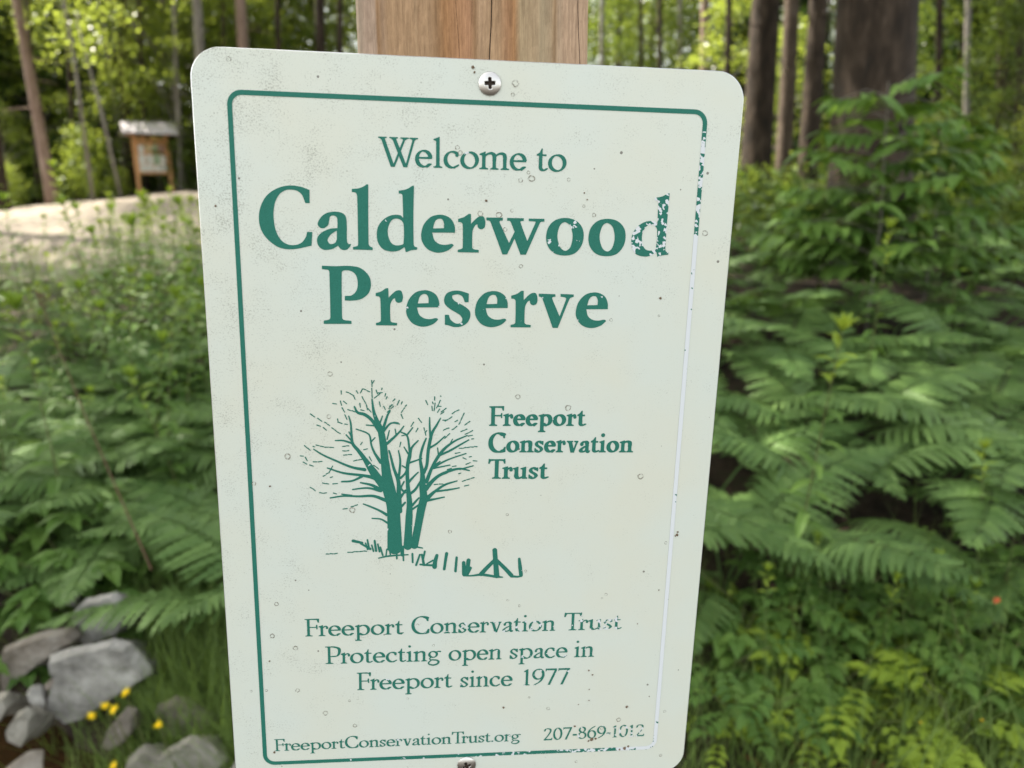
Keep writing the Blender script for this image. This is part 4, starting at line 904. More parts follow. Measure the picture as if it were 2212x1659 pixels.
# ---- understorey and edge of the wood
mk = {'bush': lambda: make_tree('understorey_tree', 5.2, 1.7, .5, .05, M_barkG, L_bright, 100, 52, .11, .19, 31),
      'tall': lambda: make_tree('woodland_tree', 9.5, 2.5, 1.4, .10, M_barkG, L_bright, 150, 62, .13, .24, 41),
      'mid': lambda: make_tree('woodland_tree', 8.2, 2.3, .8, .09, M_barkD, L_mid, 170, 56, .125, .26, 51),
      'shrub': lambda: make_tree('roadside_shrub', 1.85, .55, .25, .025, M_barkG, L_yelshrub, 60, 30, .10, .16, 81, 1., .7, 14),
      'fir': lambda: make_conifer('conifer_tree', 7.5, 2.0, 61)}
FAR = [('fir', 20, 24.5, 1.0), ('fir', 215, 25, 1.05), ('fir', 330, 26.5, .75), ('tall', 350, 24.2, .8), ('tall', 455, 24.6, .85), ('bush', 250, 24.6, 1.0), ('tall', 120, 24.8, .8), ('fir', 150, 27, 1.1), ('mid', 90, 29, 1.1), ('tall', 300, 31, 1.1), ('tall', 420, 29, 1.0), ('tall', 560, 28, 1.05), ('tall', 640, 30, 1.1), ('mid', 700, 26, 1.0), ('bush', 600, 24, 1.1),
       ('tall', 205, 32, 1.1), ('tall', 20, 33, 1.1), ('bush', 30, 21.6, .55), ('shrub', 196, 20.6, 1.0), ('shrub', 25, 20.2, .6), ('shrub', 262, 21.5, .5), ('mid', 1330, 22, 1.0), ('tall', 1400, 27, 1.0), ('tall', 1480, 29, 1.05), ('mid', 1560, 25, 1.0), ('tall', 1600, 30, 1.0), ('mid', 1700, 24, .9), ('bush', 1560, 16, .8), ('bush', 1690, 17, .75),
       ('mid', 1990, 20, .9), ('mid', 2080, 17, .85), ('mid', 2030, 13, .6), ('mid', 2180, 12, .62), ('fir', 2190, 17, .8), ('bush', 2100, 15.5, .8), ('fir', 1990, 18, .8), ('mid', 2110, 14, .6), ('mid', 2250, 15, .9), ('mid', 1985, 15, .7), ('tall', 400, 23.2, .9), ('tall', 275, 24.0, .85), ('tall', 520, 25, .95), ('tall', 610, 26, .95), ('tall', 700, 28, 1.0), ('fir', 2000, 14.5, .75), ('fir', 2130, 16, .85), ('fir', 2070, 19, .95), ('fir', 2240, 13, .75), ('fir', 1690, 21, .8), ('tall', 840, 27, 1), ('mid', 960, 25, 1), ('mid', 1130, 26, 1), ('tall', 1240, 28, 1), ('fir', 500, 27, 1.0), ('fir', -40, 23.5, 1.0), ('fir', 90, 26.5, 1.1), ('mid', 30, 26, 1.1), ('mid', 180, 28.5, 1.1), ('mid', 250, 30, 1.2), ('mid', 360, 28, 1.1), ('mid', 480, 26, 1.0), ('mid', 560, 30, 1.15), ('mid', 640, 27, 1.05), ('bush', 450, 23.2, 1.1), ('bush', 120, 24, .9), ('mid', 1400, 24, 1.0), ('mid', 1500, 23, 1), ('fir', 1590, 22, .9), ('mid', 1650, 27, 1.1), ('mid', 1760, 22, .9), ('fir', 1700, 19, .7), ('mid', 1960, 24, 1), ('mid', 2050, 22, 1), ('mid', 2150, 19, .9), ('fir', 2060, 26, 1.1), ('mid', 2220, 24, 1.0), ('mid', 2120, 9.6, .34), ('bush', 2230, 8.4, .34), ('bush', 1990, 10, .30)]
FL = {}
for i, (k, px, y, s) in enumerate(FAR):
    p = on_ground(px, y, 430); plant_tree(k, mk[k], p.x, p.y, rnd.uniform(0, 6.28), s*rnd.uniform(.93, 1.07), None, 'tree', {'bush': 'leafy understorey trees', 'tall': 'bright woodland trees', 'mid': 'green woodland trees', 'fir': 'dark conifers at the wood\'s edge', 'shrub': 'sunlit shrubs by the road'}[k])
# ---- the deep wood beyond, one mass of leaves with gaps of sky
def deep_wood():
    g = np.random.default_rng(8); C = []
    for k in range(6600):
        a = R(g.uniform(-56, 56)); d = g.uniform(32, 56); x, y = math.sin(a)*d, math.cos(a)*d
        C.append((x, y, terrain(x, y)+g.uniform(0, 1)**1.15*16))
    V, F = leaf_cloud(np.array(C), .85, 34, .36, .6, 9); tag(link('deep_wood', fast_mesh('deep_wood', V, F), L_deep), 'distant sunlit wood seen as one mass of leaves', 'wood', kind='stuff')
deep_wood()

def undergrowth():
    g = np.random.default_rng(18); C = []
    while len(C) < 3600:
        a = R(g.uniform(-48, 48)); d = 4.2+26*g.uniform(0, 1)**1.3; x, y = math.sin(a)*d, math.cos(a)*d
        if road_edge(x, y) or road_edge(x, y-.5) or (x < -1.6 and 5.6 < y < 20.9): continue
        if d < 7.5 or (d < 10 and g.random() < .6): continue
        C.append((x, y, terrain(x, y)+g.uniform(.02, .55 if y < 21.5 else 1.5)))
    V, F = leaf_cloud(np.array(C), .30, 42, .13, .5, 19); tag(link('undergrowth', fast_mesh('undergrowth', V, F), L_mid), 'low leafy undergrowth covering the floor of the wood', 'undergrowth', kind='stuff')
undergrowth()
# ================================================================ ferns
L_fern = leaf_mat('fern_green', (.058, .114, .031), (.135, .220, .063), (.20, .34, .05), .18)
L_fernY = leaf_mat('young_fern_green', (.13, .21, .025), (.22, .31, .04), (.34, .48, .05), .28)
L_herb = leaf_mat('herb_green', (.052, .115, .024), (.13, .215, .045), (.28, .46, .06), .24)
L_low = leaf_mat('low_leaf_green', (.055, .12, .024), (.13, .22, .045), (.24, .40, .05), .2)
L_yel = leaf_mat('yellow_green_leaf', (.16, .24, .025), (.28, .37, .045), (.45, .55, .06), .32)
L_grass = leaf_mat('grass_green', (.045, .085, .022), (.19, .27, .07), (.28, .42, .06), .3)
M_stem = plain('green_brown_stem', (.10, .11, .035), .6)
M_red = plain('reddish_stalk', (.11, .045, .03), .7)
def frond_mesh(name, L, wmax, npairs, phi0, phi1, seed, lob=6, curl=0.):
    """one arching frond: rachis along +X, tapering toothed pinnae on both sides"""
    r_ = random.Random(seed); mb = MB(); T = 40; pts = [Vector((0, 0, 0))]; tg = []
    for k in range(T):
        t = k/T; a = phi0-(phi0+phi1)*(1-(1-t)**2.1); d = Vector((math.cos(a), math.sin(curl*t*t), math.sin(a))).normalized(); tg.append(d); pts.append(pts[-1]+d*(L/T))
    tg.append(tg[-1]); mb.tube(pts[::4], [L*.0065*(1-.85*k/10) for k in range(11)], 5, False)
    for i in range(npairs):
        s = i/(npairs-1); t = .34+.655*s**.92; k = t*T; k0 = min(T-1, int(k)); p = pts[k0].lerp(pts[k0+1], k-k0); d = tg[k0]; side0 = Vector((-math.sin(curl*t*t), 1, 0)); nn = d.cross(side0).normalized()
        if nn.z < 0: nn = -nn
        wl = wmax*min(1, .55+s*3.2)*(1-s)**.78+.006
        for sg_ in (-1, 1):
            al = R(12+32*s)+r_.uniform(-.06, .06); q = (side0*sg_*math.cos(al)+d*math.sin(al)).normalized(); le = wl*r_.uniform(.92, 1.06); dr = r_.uniform(.06, .30); pw = min(.2*le+.004, L*.66/npairs*.76)
            V = []; m_ = lob*2+1; lat = q.cross(nn).normalized(); tw = r_.uniform(-.35, .35)
            for j in range(m_):
                u = j/(m_-1); c = p+q*(le*u)-nn*(dr*le*u*u)-Vector((0, 0, .04*le*u)); hw = pw*(1-u)**.55*(.50 if j % 2 else 1.0)+.0008; sh = q*(pw*.55*(0 if j % 2 else 1)*(1-u))
                V += [c+lat*hw+sh+nn*hw*tw, c-lat*hw+sh-nn*hw*tw]
            mb.add(V, [(2*j, 2*j+1, 2*j+3, 2*j+2) for j in range(m_-1)])
    return mb.mesh(name)
FR = [frond_mesh('frond', .95, .20, 24, R(82), R(6), 1), frond_mesh('frond', .88, .18, 23, R(74), R(12), 2, curl=.4), frond_mesh('frond', 1.0, .215, 25, R(86), R(2), 3, curl=-.35), frond_mesh('frond', .76, .165, 21, R(68), R(10), 4, curl=.2)]
FY = [f.copy() for f in FR]
for f in FR: f.materials.append(L_fern)
for f in FY: f.materials.append(L_fernY)
REG = []                                                  # (object, base words, category) -> labels written at the end
def fern(x, y, n, s, yaw0=None, spread=6.283, young=False, lift=0., base='arching green fern'):
    root = empty('fern', (x, y, terrain(x, y)-.02)); root['category'] = 'fern'; root['group'] = 'ferns around the sign'
    a0 = rnd.uniform(0, 6.28) if yaw0 is None else yaw0-spread/2
    for k in range(n):
        o = link('frond', rnd.choice(FY if young else FR), None, root); a = a0+spread*(k+.5)/n+rnd.uniform(-.25, .25)
        o.rotation_euler = (rnd.uniform(-.18, .18), rnd.uniform(-.22, .12)-lift, a); q = s*rnd.uniform(.82, 1.12); o.scale = (q, q, q); o.location = (rnd.uniform(-.03, .03), rnd.uniform(-.03, .03), 0)
    REG.append((root, base, 'fern')); return root
def behind_sign(px, y=2): return 520 < px < 1470
# right bank: rows of ferns from just behind the sign's right edge to past the photo's edge
for (y, cols, s) in [(2.4, (1540, 1690, 2290), 1.0), (2.75, (1500, 1800, 2020, 2230, 2450), 1.12), (3.3, (1600, 1760, 1930, 2130, 2350), 1.18), (3.95, (1500, 1660, 1850, 2050, 2240), 1.18), (4.7, (1580, 1750, 1950, 2140, 2300), 1.12), (5.6, (1540, 1680, 1850, 2050, 2220), 1.08), (6.6, (1620, 1780, 1950, 2120, 2260), 1.0), (7.8, (1570, 1680, 1820, 1990, 2150), .95)]:
    for px in cols:
        px += rnd.uniform(-40, 40); yy = y+rnd.uniform(-.15, .15); p = on_ground(px, yy); fern(p.x, yy, rnd.choice((5, 6, 7)), s*rnd.uniform(.92, 1.06))
# the bank behind the sign, seen from a step to either side
for (px, y, q) in [(700, 2.3, .9), (930, 2.5, .95), (1180, 2.3, .9), (1330, 2.7, 1.0), (620, 3.1, 1.0), (850, 3.3, 1.0), (1080, 3.2, 1.0), (1290, 3.7, 1.1), (700, 4.1, 1.0), (960, 4.4, 1.0), (1210, 4.8, 1.05), (1400, 4.4, 1.1), (650, 5.2, .95), (900, 5.7, 1.0), (1130, 6.0, 1.0), (1380, 6.2, 1.0)]:
    p = on_ground(px, y); fern(p.x, y, 6, q)
# left bank
for (px, y, s, n, yaw) in [(640, 2.12, .95, 3, R(178)), (560, 2.5, .9, 4, R(186)), (450, 2.65, .8, 6, R(195)), (330, 2.9, .95, 6, None), (190, 2.55, .85, 6, None), (420, 2.75, .95, 6, None), (40, 3.0, .9, 6, None), (-70, 2.8, .9, 6, None), (180, 3.3, .95, 6, None), (350, 3.5, .95, 6, None), (20, 3.6, .85, 6, None), (470, 3.9, .95, 6, None), (250, 4.2, .85, 6, None), (400, 4.5, .85, 6, None), (20, 2.7, .8, 7, None), (150, 2.85, .85, 7, None), (110, 2.55, .7, 6, None), (270, 2.6, .78, 7, None), (380, 3.1, .85, 7, None), (90, 3.15, .85, 7, None), (230, 3.1, .85, 7, None), (480, 3.4, .85, 7, None), (310, 3.9, .75, 7, None), (130, 3.9, .7, 7, None), (330, 2.8, .82, 7, None), (470, 2.9, .85, 6, R(190)), (-60, 3.0, .8, 7, None), (60, 3.5, .8, 7, None), (240, 3.5, .8, 7, None), (400, 3.7, .8, 7, None), (-150, 2.5, .8, 6, None), (-40, 4.2, .72, 7, None), (200, 4.6, .6, 7, None)]:
    p = on_ground(px, y); fern(p.x, y, n, s, yaw, 6.283 if yaw is None else 1.3 if n < 5 else 2.6)
for (px, y, s) in [(2180, 1.72, .30), (1960, 1.74, .24), (1850, 1.85, .24), (1610, 1.8, .26), (1640, 2.0, .3), (1990, 1.95, .34), (1570, 2.15, .36), (2100, 2.2, .36)]:
    p = on_ground(px, y); fern(p.x, y, 6, s, young=True, lift=.3, base='small yellow green fern')

# ================================================================ leafy stems
def herb_proto(seed, h, nleaf, ll, lw, lm, tipm):
    r_ = random.Random(seed); root = empty('leafy_stem'); st = MB(); bx, by = r_.uniform(-.12, .12), r_.uniform(-.12, .12); f = lambda t: Vector((bx*t*t, by*t*t, h*t))
    st.tube([f(k/6) for k in range(7)], [.0045*(1-.11*k) for k in range(7)], 5, False); st.build('stem', M_stem, root)
    fo, ti = MB(), MB()
    for k in range(nleaf):
        t = .18+.80*k/nleaf; a = k*2.4+r_.uniform(-.3, .3); e = R(4+44*t*t)+r_.uniform(-.2, .2); d = Vector((math.cos(a)*math.cos(e), math.sin(a)*math.cos(e), math.sin(e))); q = (1-.45*t)*r_.uniform(.85, 1.15)
        (ti if t > .84 else fo).leaf(f(t), d, (0, 0, 1), ll*q, lw*q, r_.uniform(.2, .6))
    for k in range(9):
        a = k*2.4; e = R(70-k*3); ti.leaf(f(.99), (math.cos(a)*math.cos(e), math.sin(a)*math.cos(e), math.sin(e)), (0, 0, 1), ll*.5, lw*.5, .1)
    fo.build('leaves', lm, root); ti.build('top_leaves', tipm, root); return root
HP = [herb_proto(1, 1.0, 34, .165, .050, L_herb, L_fernY), herb_proto(2, .85, 30, .155, .056, L_herb, L_fernY), herb_proto(3, 1.1, 40, .15, .042, L_herb, L_yel), herb_proto(4, .7, 20, .15, .04, L_low, L_herb)]
_hu = set()
def herb(k, x, y, s, base, tilt=.1):
    o = HP[k] if k not in _hu else copy_tree(HP[k]); _hu.add(k); o.location = (x, y, terrain(x, y)-.02); o.rotation_euler = (rnd.uniform(-tilt, tilt), rnd.uniform(-tilt, tilt), rnd.uniform(0, 6.28)); o.scale = (s, s, s); o['category'] = 'leafy plant'; o['group'] = 'tall leafy stems'
    REG.append((o, base, 'leafy plant')); return o
for (y, lo, hi, n, s) in [(2.65, -150, 480, 5, .95), (3.15, -160, 480, 8, 1.0), (3.6, -160, 490, 11, 1.02), (4.1, -150, 490, 24, 1.0), (4.7, -150, 490, 27, .98), (5.3, -150, 500, 34, .92), (6.0, -150, 500, 38, .86), (6.7, -150, 500, 36, .74)]:
    for k in range(n):
        px = lo+(hi-lo)*(k+rnd.uniform(.1, .9))/n; yy = y+rnd.uniform(-.2, .2); p = on_ground(px, yy); ss = s*rnd.uniform(.85, 1.12)
        if y > 2.9: ss *= (.56 if px < 230 else .90) if y < 5 else (.46 if px < 230 else .78)
        herb(rnd.choice((0, 1, 2)), p.x, yy, ss, 'lance leaved weed')
for (px, y, s) in [(205, 5.0, 1.0), (262, 5.2, .7), (345, 5.2, .66), (410, 5.0, .75), (455, 4.9, .85), (10, 4.6, 1.15), (60, 4.9, .95), (-20, 5.1, 1.1), (-60, 4.4, 1.1), (110, 5.6, .7)]:
    p = on_ground(px, y); herb(rnd.choice((0, 2)), p.x, y, s, 'yellow tipped weed')
for (px, y, s, k) in [(1690, 2.3, 1.0, 2), (1850, 3.6, .95, 2), (2040, 4.4, 1.1, 0), (2100, 5.0, 1.1, 0), (2180, 5.6, 1.2, 2), (1990, 5.8, 1.0, 0), (2060, 6.4, 1.1, 2), (2140, 6.8, 1.1, 0), (2220, 6.6, 1.2, 0), (2000, 7.4, 1.0, 0), (1850, 5.0, .9, 0), (1560, 5.4, .8, 0), (1620, 6.5, .9, 0), (1700, 6.8, .8, 0), (2085, 1.75, .62, 3), (2210, 1.9, .6, 3), (2000, 1.95, .5, 3), (1930, 2.05, .55, 3), (1800, 1.98, .5, 3), (2140, 2.1, .6, 3), (1700, 2.0, .5, 3), (2280, 2.2, .7, 3), (2060, 1.9, .5, 1), (2150, 1.85, .52, 2), (1980, 2.15, .5, 1), (1880, 1.9, .42, 2), (1760, 2.15, .5, 1), (1640, 1.95, .42, 2), (2200, 2.05, .6, 1), (1840, 2.2, .5, 3), (2100, 2.15, .62, 2)]:
    p = on_ground(px, y); herb(k, p.x, y, s, 'upright leafy weed' if k < 3 else 'broad bladed weed')
# low plants with leaflets on leaf stalks
def palmate_proto(seed, nl, h, ll, lw, m_, nlf, pinnate=False):
    r_ = random.Random(seed); root = empty('low_plant'); st, fo = MB(), MB()
    for k in range(nl):
        a = 6.283*k/nl+r_.uniform(-.4, .4); R0 = h*r_.uniform(.35, .8); hh = h*r_.uniform(.6, 1.1); tip = Vector((math.cos(a)*R0, math.sin(a)*R0, hh)); st.tube([(0, 0, 0), (tip.x*.4, tip.y*.4, hh*.7), tip], [.003, .0025, .0018], 4, False); out = Vector((math.cos(a), math.sin(a), .12)).normalized(); sd = Vector((-math.sin(a), math.cos(a), 0))
        if pinnate:
            for j in range(nlf):
                t = j/(nlf-1); c = tip+out*(ll*1.5*t)-Vector((0, 0, ll*.35*t*t)); q = (1-.5*abs(t-.45)*1.6)
                for sgn in (-1, 1): fo.leaf(c, sd*sgn+out*.55, (0, 0, 1), ll*.75*q, lw*q, .25)
            fo.leaf(c, out, (0, 0, 1), ll*.8, lw, .3)
        else:
            for j in range(nlf):
                b_ = (j-(nlf-1)/2)*R(58 if nlf > 3 else 75); fo.leaf(tip, out*math.cos(b_)+sd*math.sin(b_), (0, 0, 1), ll*r_.uniform(.85, 1.1)*(1-.12*abs(b_)), lw, .35, 5, .14, .75)
    st.build('stem', M_stem, root); fo.build('leaves', m_, root); return root
LP = {'five': palmate_proto(1, 8, .26, .085, .045, L_low, 5), 'three': palmate_proto(2, 9, .20, .075, .05, L_low, 3), 'pin': palmate_proto(3, 6, .20, .075, .030, L_yel, 4, True), 'pin2': palmate_proto(4, 7, .24, .08, .034, L_herb, 5, True), 'big': palmate_proto(5, 5, .17, .085, .040, L_yel, 5, True)}
_lu = set()
def low(k, px, y, s, base, dz=0):
    p = on_ground(px, y); o = LP[k] if k not in _lu else copy_tree(LP[k]); _lu.add(k); o.location = (p.x, y, p.z-.01+dz); o.rotation_euler = (rnd.uniform(-.12, .12), rnd.uniform(-.12, .12), rnd.uniform(0, 6.28)); o.scale = (s, s, s); o['category'] = 'low plant'; o['group'] = 'low leafy plants'; REG.append((o, base, 'low plant')); return o
for (px, y, s) in [(30, 2.16, 1.15), (130, 2.24, 1.1), (235, 2.25, 1.0), (75, 2.12, 1.0), (0, 2.08, 1.1), (180, 2.35, 1.25), (300, 2.4, 1.1), (-60, 2.2, 1.2), (100, 2.5, 1.3), (250, 2.6, 1.3), (380, 2.4, 1.0), (20, 2.45, 1.3), (340, 2.2, .8)]: low('five', px, y, s, 'five leaflet creeper')
for (px, y, s) in [(1740, 1.95, 1.0), (1800, 2.05, 1.1), (1680, 1.85, .9), (1900, 2.0, 1.0), (2050, 2.0, 1.0), (2190, 1.85, .9), (2130, 2.0, 1.0), (1590, 2.1, 1.0), (1560, 1.9, .8), (2240, 1.75, .8), (1830, 2.3, 1.2), (2000, 2.35, 1.2), (1700, 2.35, 1.2), (2160, 2.4, 1.2)]: low('three', px, y, s, 'dark three leaflet plant')
for (px, y, s) in [(1790, 1.86, 1.05), (1840, 1.76, .9), (1820, 1.95, 1.1), (1870, 1.86, .9), (1900, 1.72, .7), (1760, 1.72, .7), (1560, 1.72, .65), (1990, 1.82, .7), (2110, 1.76, .7), (1650, 1.78, .7), (1700, 2.05, .8), (1900, 2.1, .8), (2200, 1.9, .8)]: low('pin', px, y, s, 'pale compound leaved plant')
for (px, y, s) in [(1960, 1.95, 1.0), (1850, 2.0, 1.0), (1690, 1.82, .9), (2150, 1.82, .9), (1600, 1.76, .8), (2060, 1.95, 1.0), (2210, 1.95, 1.0), (1620, 2.2, 1.1), (1780, 2.2, 1.1), (1950, 2.25, 1.1), (2120, 2.25, 1.1), (1540, 1.95, .9)]: low('pin2', px, y, s, 'green compound leaved plant')
low('big', 2060, 1.67, 1.05, 'bright lime green large lobed plant', .04); low('big', 1945, 1.74, .9, 'small lime green lobed plant')
# sapling with drooping compound leaves before the broad trunk
def sapling(px, y, h, seed, label, spread=.75):
    r_ = random.Random(seed); p = on_ground(px, y); root = empty('sapling', p); tag(root, label, 'sapling', 'broad leaved saplings'); st, fo = MB(), MB(); st.tube([(0, 0, -.05), (.02, 0, h*.5), (-.02, .02, h)], [.006, .005, .003], 6)
    for k in range(24):
        t = .34+.66*k/24; a = k*2.4; L = spread*(1.15-t*.6)*r_.uniform(.7, 1.1); b0 = Vector((0, 0, h*t)); d = Vector((math.cos(a), math.sin(a), .35)); e = b0+d*L*.8-Vector((0, 0, .1)); st.tube([b0, b0+d*L*.4, e], [.003, .0025, .0015], 4, False)
        for j in range(5):
            c = b0.lerp(e, .3+.7*j/4)
            for s_ in (-1, 1): fo.leaf(c, Vector((-math.sin(a)*s_, math.cos(a)*s_, -.15))+d*.5, (0, 0, 1), r_.uniform(.15, .22), r_.uniform(.07, .095), .5, 4, .1, .7)
        fo.leaf(e, d, (0, 0, 1), .18, .075, .5)
    st.build('stem', M_barkG, root); fo.build('leaves', L_low, root)
sapling(1865, 4.7, 1.62, 1, 'broad leaved sapling in front of the broadest trunk', .8)
sapling(1985, 5.0, 1.35, 2, 'broad leaved sapling at the broadest trunk\'s right foot', .6)
sapling(1775, 5.2, .95, 3, 'lower broad leaved sapling left of the broadest trunk', .6)
# bare reddish stalk at the left
a, b_ = at_y(92, 665, 2.35), at_y(225, 985, 2.2); mb = MB(); d = b_-a; b2 = b_+d*.75; mb.tube([a, a.lerp(b2, .45)+Vector((-.01, 0, .012)), b2], [.0012, .0019, .0026], 6); root = empty('dry_stalk', (0, 0, 0)); mb.build('stem', M_red, root)
mb = MB(); 
for k in range(8): mb.leaf(a+Vector((0, 0, -.012+.006*k)), (math.cos(k*2.4)*.6, math.sin(k*2.4)*.6, 1), (1, 0, 0), .035, .012, .1)
mb.build('seed_head', M_red, root); tag(root, 'thin bare reddish stalk leaning among the left weeds', 'stalk')

# ================================================================ grass
def grass(name, spots, per, hl, label, seed):
    g = random.Random(seed); mb = MB()
    for (px, y, r, k) in spots:
        c = on_ground(px, y)
        for _ in range(int(per*k)):
            x, yy = c.x+g.gauss(0, r), c.y+g.gauss(0, r); z = terrain(x, yy)-.01; h = hl*g.uniform(.5, 1.2); a = g.uniform(0, 6.28); ln = g.uniform(.15, .75)*h; w_ = g.uniform(.0014, .0034); d = Vector((math.cos(a), math.sin(a), 0)); s_ = Vector((-d.y, d.x, 0)); V = []
            for q in range(5):
                t = q/4; p = Vector((x, yy, z))+d*(ln*t*t)+Vector((0, 0, h*(t-.30*t*t*ln/h))); V += [p+s_*w_*(1-t*.93), p-s_*w_*(1-t*.93)]
            mb.add(V, [(2*q, 2*q+1, 2*q+3, 2*q+2) for q in range(4)])
    tag(mb.build(name, L_grass), label, 'grass', kind='stuff')
grass('grass', [(430, 1.95, .14, 2.2), (360, 2.05, .14, 1.8), (400, 2.2, .16, 1.5), (450, 2.0, .12, 1.4), (400, 1.66, .09, 1.0), (470, 1.68, .08, 1.0), (320, 1.7, .08, .7), (360, 1.8, .1, 1.0), (460, 1.75, .12, 1.3), (400, 1.65, .12, 1), (340, 1.75, .12, .7), (470, 1.55, .1, 1.1), (300, 2.2, .14, .7), (500, 1.9, .15, 1.2), (250, 1.62, .1, .35), (520, 1.6, .1, .8)], 170, .30, 'long thin grass between the rocks and the sign', 3)
grass('grass', [(1950, 1.8, .3, 1), (1750, 1.85, .3, .8), (2130, 1.85, .3, 1.2), (1600, 1.8, .2, .6), (2050, 1.65, .25, .8)], 60, .52, 'long arching grass blades among the low plants', 9)
grass('grass', [(1560, 1.7, .15, 1.2), (1680, 1.75, .18, 1.2), (1830, 1.75, .2, 1.3), (1980, 1.75, .2, 1.4), (2120, 1.7, .2, 1.5), (2220, 1.6, .2, 1.3), (2000, 1.65, .16, 1), (1800, 1.65, .15, 1), (1600, 1.65, .15, .9), (2150, 1.65, .15, 1), (2100, 2.0, .2, .9), (1880, 2.0, .2, .9), (2300, 1.8, .2, 1), (1700, 1.95, .2, 1), (2000, 1.9, .2, 1), (2200, 1.75, .2, 1.2)], 105, .24, 'short mixed grass right of the sign', 4)

# ================================================================ rocks by the stream
def rock_mat(name, a, b_, c): return noise_mat(name, [(.3, a), (.52, b_), (.7, c)], 11., .85, detail=9, bump=.8, bscale=26.)
RM = {'g': rock_mat('grey_granite', (.11, .106, .096), (.26, .25, .23), (.40, .39, .36)), 'b': rock_mat('brown_stone', (.075, .064, .052), (.15, .13, .108), (.24, .21, .18)), 'p': rock_mat('pale_quartz_stone', (.12, .11, .09), (.24, .225, .19), (.36, .34, .30)), 'r': rock_mat('rusty_stone', (.10, .08, .06), (.21, .185, .155), (.32, .295, .26))}
def rock(u0, u1, v0, v1, y, m_, label, seed, depth=.8, rot=0):
    """u0..u1, v0..v1: the outline's extent in the photograph; y: distance"""
    a, b_ = at_y(u0, (v0+v1)/2, y), at_y(u1, (v0+v1)/2, y); W_ = (b_-a).length; H = (at_y((u0+u1)/2, v0, y)-at_y((u0+u1)/2, v1, y)).length*.86
    g = random.Random(seed); bm = bmesh.new(); D = W_*depth
    for k in range(11):
        v = Vector((g.gauss(0, 1), g.gauss(0, 1), g.gauss(0, 1))).normalized(); bm.verts.new((v.x*W_*.56, v.y*D*.55, v.z*H*.62))
    bmesh.ops.convex_hull(bm, input=bm.verts); 
    for v in [v for v in bm.verts if not v.link_faces]: bm.verts.remove(v)
    bmesh.ops.bevel(bm, geom=bm.edges[:], offset=min(W_, H)*.035, segments=2, affect='EDGES', profile=.6)
    bmesh.ops.triangulate(bm, faces=bm.faces); bmesh.ops.subdivide_edges(bm, edges=bm.edges, cuts=2, use_grid_fill=True)
    from mathutils import noise as ns
    for v in bm.verts: v.co += v.co.normalized()*(ns.noise(v.co*14+Vector((seed, 0, 0)))*.010+ns.noise(v.co*40)*.004)
    me = bpy.data.meshes.new('rock'); bm.to_mesh(me); bm.free(); me.polygons.foreach_set('use_smooth', [True]*len(me.polygons))
    o = link('rock', me, RM[m_]); o.location = (a+b_)/2; o.rotation_euler = (0, rot, g.uniform(-.4, .4)); tag(o, label, 'rock', 'rocks by the stream')
def slab(out, y, depth, lift, m_, label, seed, lean=.0):
    """a broken block: the outline seen in the photograph is its near face, the body runs back from it"""
    P = [at_y(u, v, y+lean*(1-(v-min(q[1] for q in out))/max(1, max(q[1] for q in out)-min(q[1] for q in out))) *-1) for u, v in out]; c = sum(P, Vector())/len(P); n = len(P); g = random.Random(seed); bm = bmesh.new()
    A = [bm.verts.new(p-c) for p in P]; F0 = [bm.verts.new((p-c)*.90+Vector((0, -.030, 0))) for p in P]; B = [bm.verts.new((p-c)*g.uniform(.78, .92)+Vector((g.uniform(-.02, .02), depth*g.uniform(.8, 1.1), lift-.72*depth))) for p in P]
    bm.faces.new(F0[::-1]); bm.faces.new(B)
    for k in range(n):
        j = (k+1) % n; bm.faces.new((F0[k], F0[j], A[j], A[k])); bm.faces.new((A[k], A[j], B[j], B[k]))
    bmesh.ops.recalc_face_normals(bm, faces=bm.faces); bmesh.ops.triangulate(bm, faces=bm.faces)
    for _ in range(3): bmesh.ops.subdivide_edges(bm, edges=[e for e in bm.edges if e.calc_length() > .018], cuts=1); bmesh.ops.triangulate(bm, faces=[f for f in bm.faces if len(f.verts) > 4])
    from mathutils import noise as ns
    for v in bm.verts: v.co += v.normal*(ns.noise(v.co*9+Vector((seed, 0, 0)))*.005+ns.noise(v.co*28)*.004+ns.noise(v.co*80)*.0015)
    me = bpy.data.meshes.new('rock'); bm.to_mesh(me); bm.free(); me.polygons.foreach_set('use_smooth', [True]*len(me.polygons)); me.set_sharp_from_angle(angle=R(24))
    o = link('rock', me, RM[m_]); o.location = c; tag(o, label, 'rock', 'rocks by the stream')
slab([(110, 1416), (160, 1399), (247, 1378), (283, 1389), (320, 1433), (328, 1453), (253, 1499), (213, 1526), (187, 1546), (147, 1556), (107, 1536), (103, 1506), (123, 1456), (113, 1439)], 1.88, .20, .02, 'g', 'largest flat grey rock above the yellow flowers', 21)
slab([(162, 1319), (187, 1293), (253, 1276), (277, 1299), (280, 1333), (267, 1359), (213, 1383), (187, 1391), (173, 1359)], 2.04, .14, .01, 'g', 'blocky grey rock perched above the largest rock', 5)
slab([(7, 1473), (13, 1396), (110, 1359), (160, 1353), (175, 1373), (133, 1396), (83, 1432), (40, 1470), (13, 1500)], 1.99, .16, .03, 'r', 'rust streaked slab left of the largest rock', 8)
slab([(-14, 1499), (20, 1494), (29, 1516), (13, 1545), (-14, 1548)], 1.84, .06, .0, 'p', 'small white stone at the left photo edge', 3)
slab([(40, 1536), (60, 1526), (78, 1539), (75, 1573), (60, 1598), (30, 1588), (22, 1569)], 1.78, .08, .0, 'p', 'pale stone above the dark water', 14)
slab([(227, 1600), (240, 1566), (277, 1526), (295, 1533), (297, 1566), (273, 1590), (247, 1606)], 1.76, .08, .0, 'b', 'brown upright stone behind the lowest yellow flowers', 16)
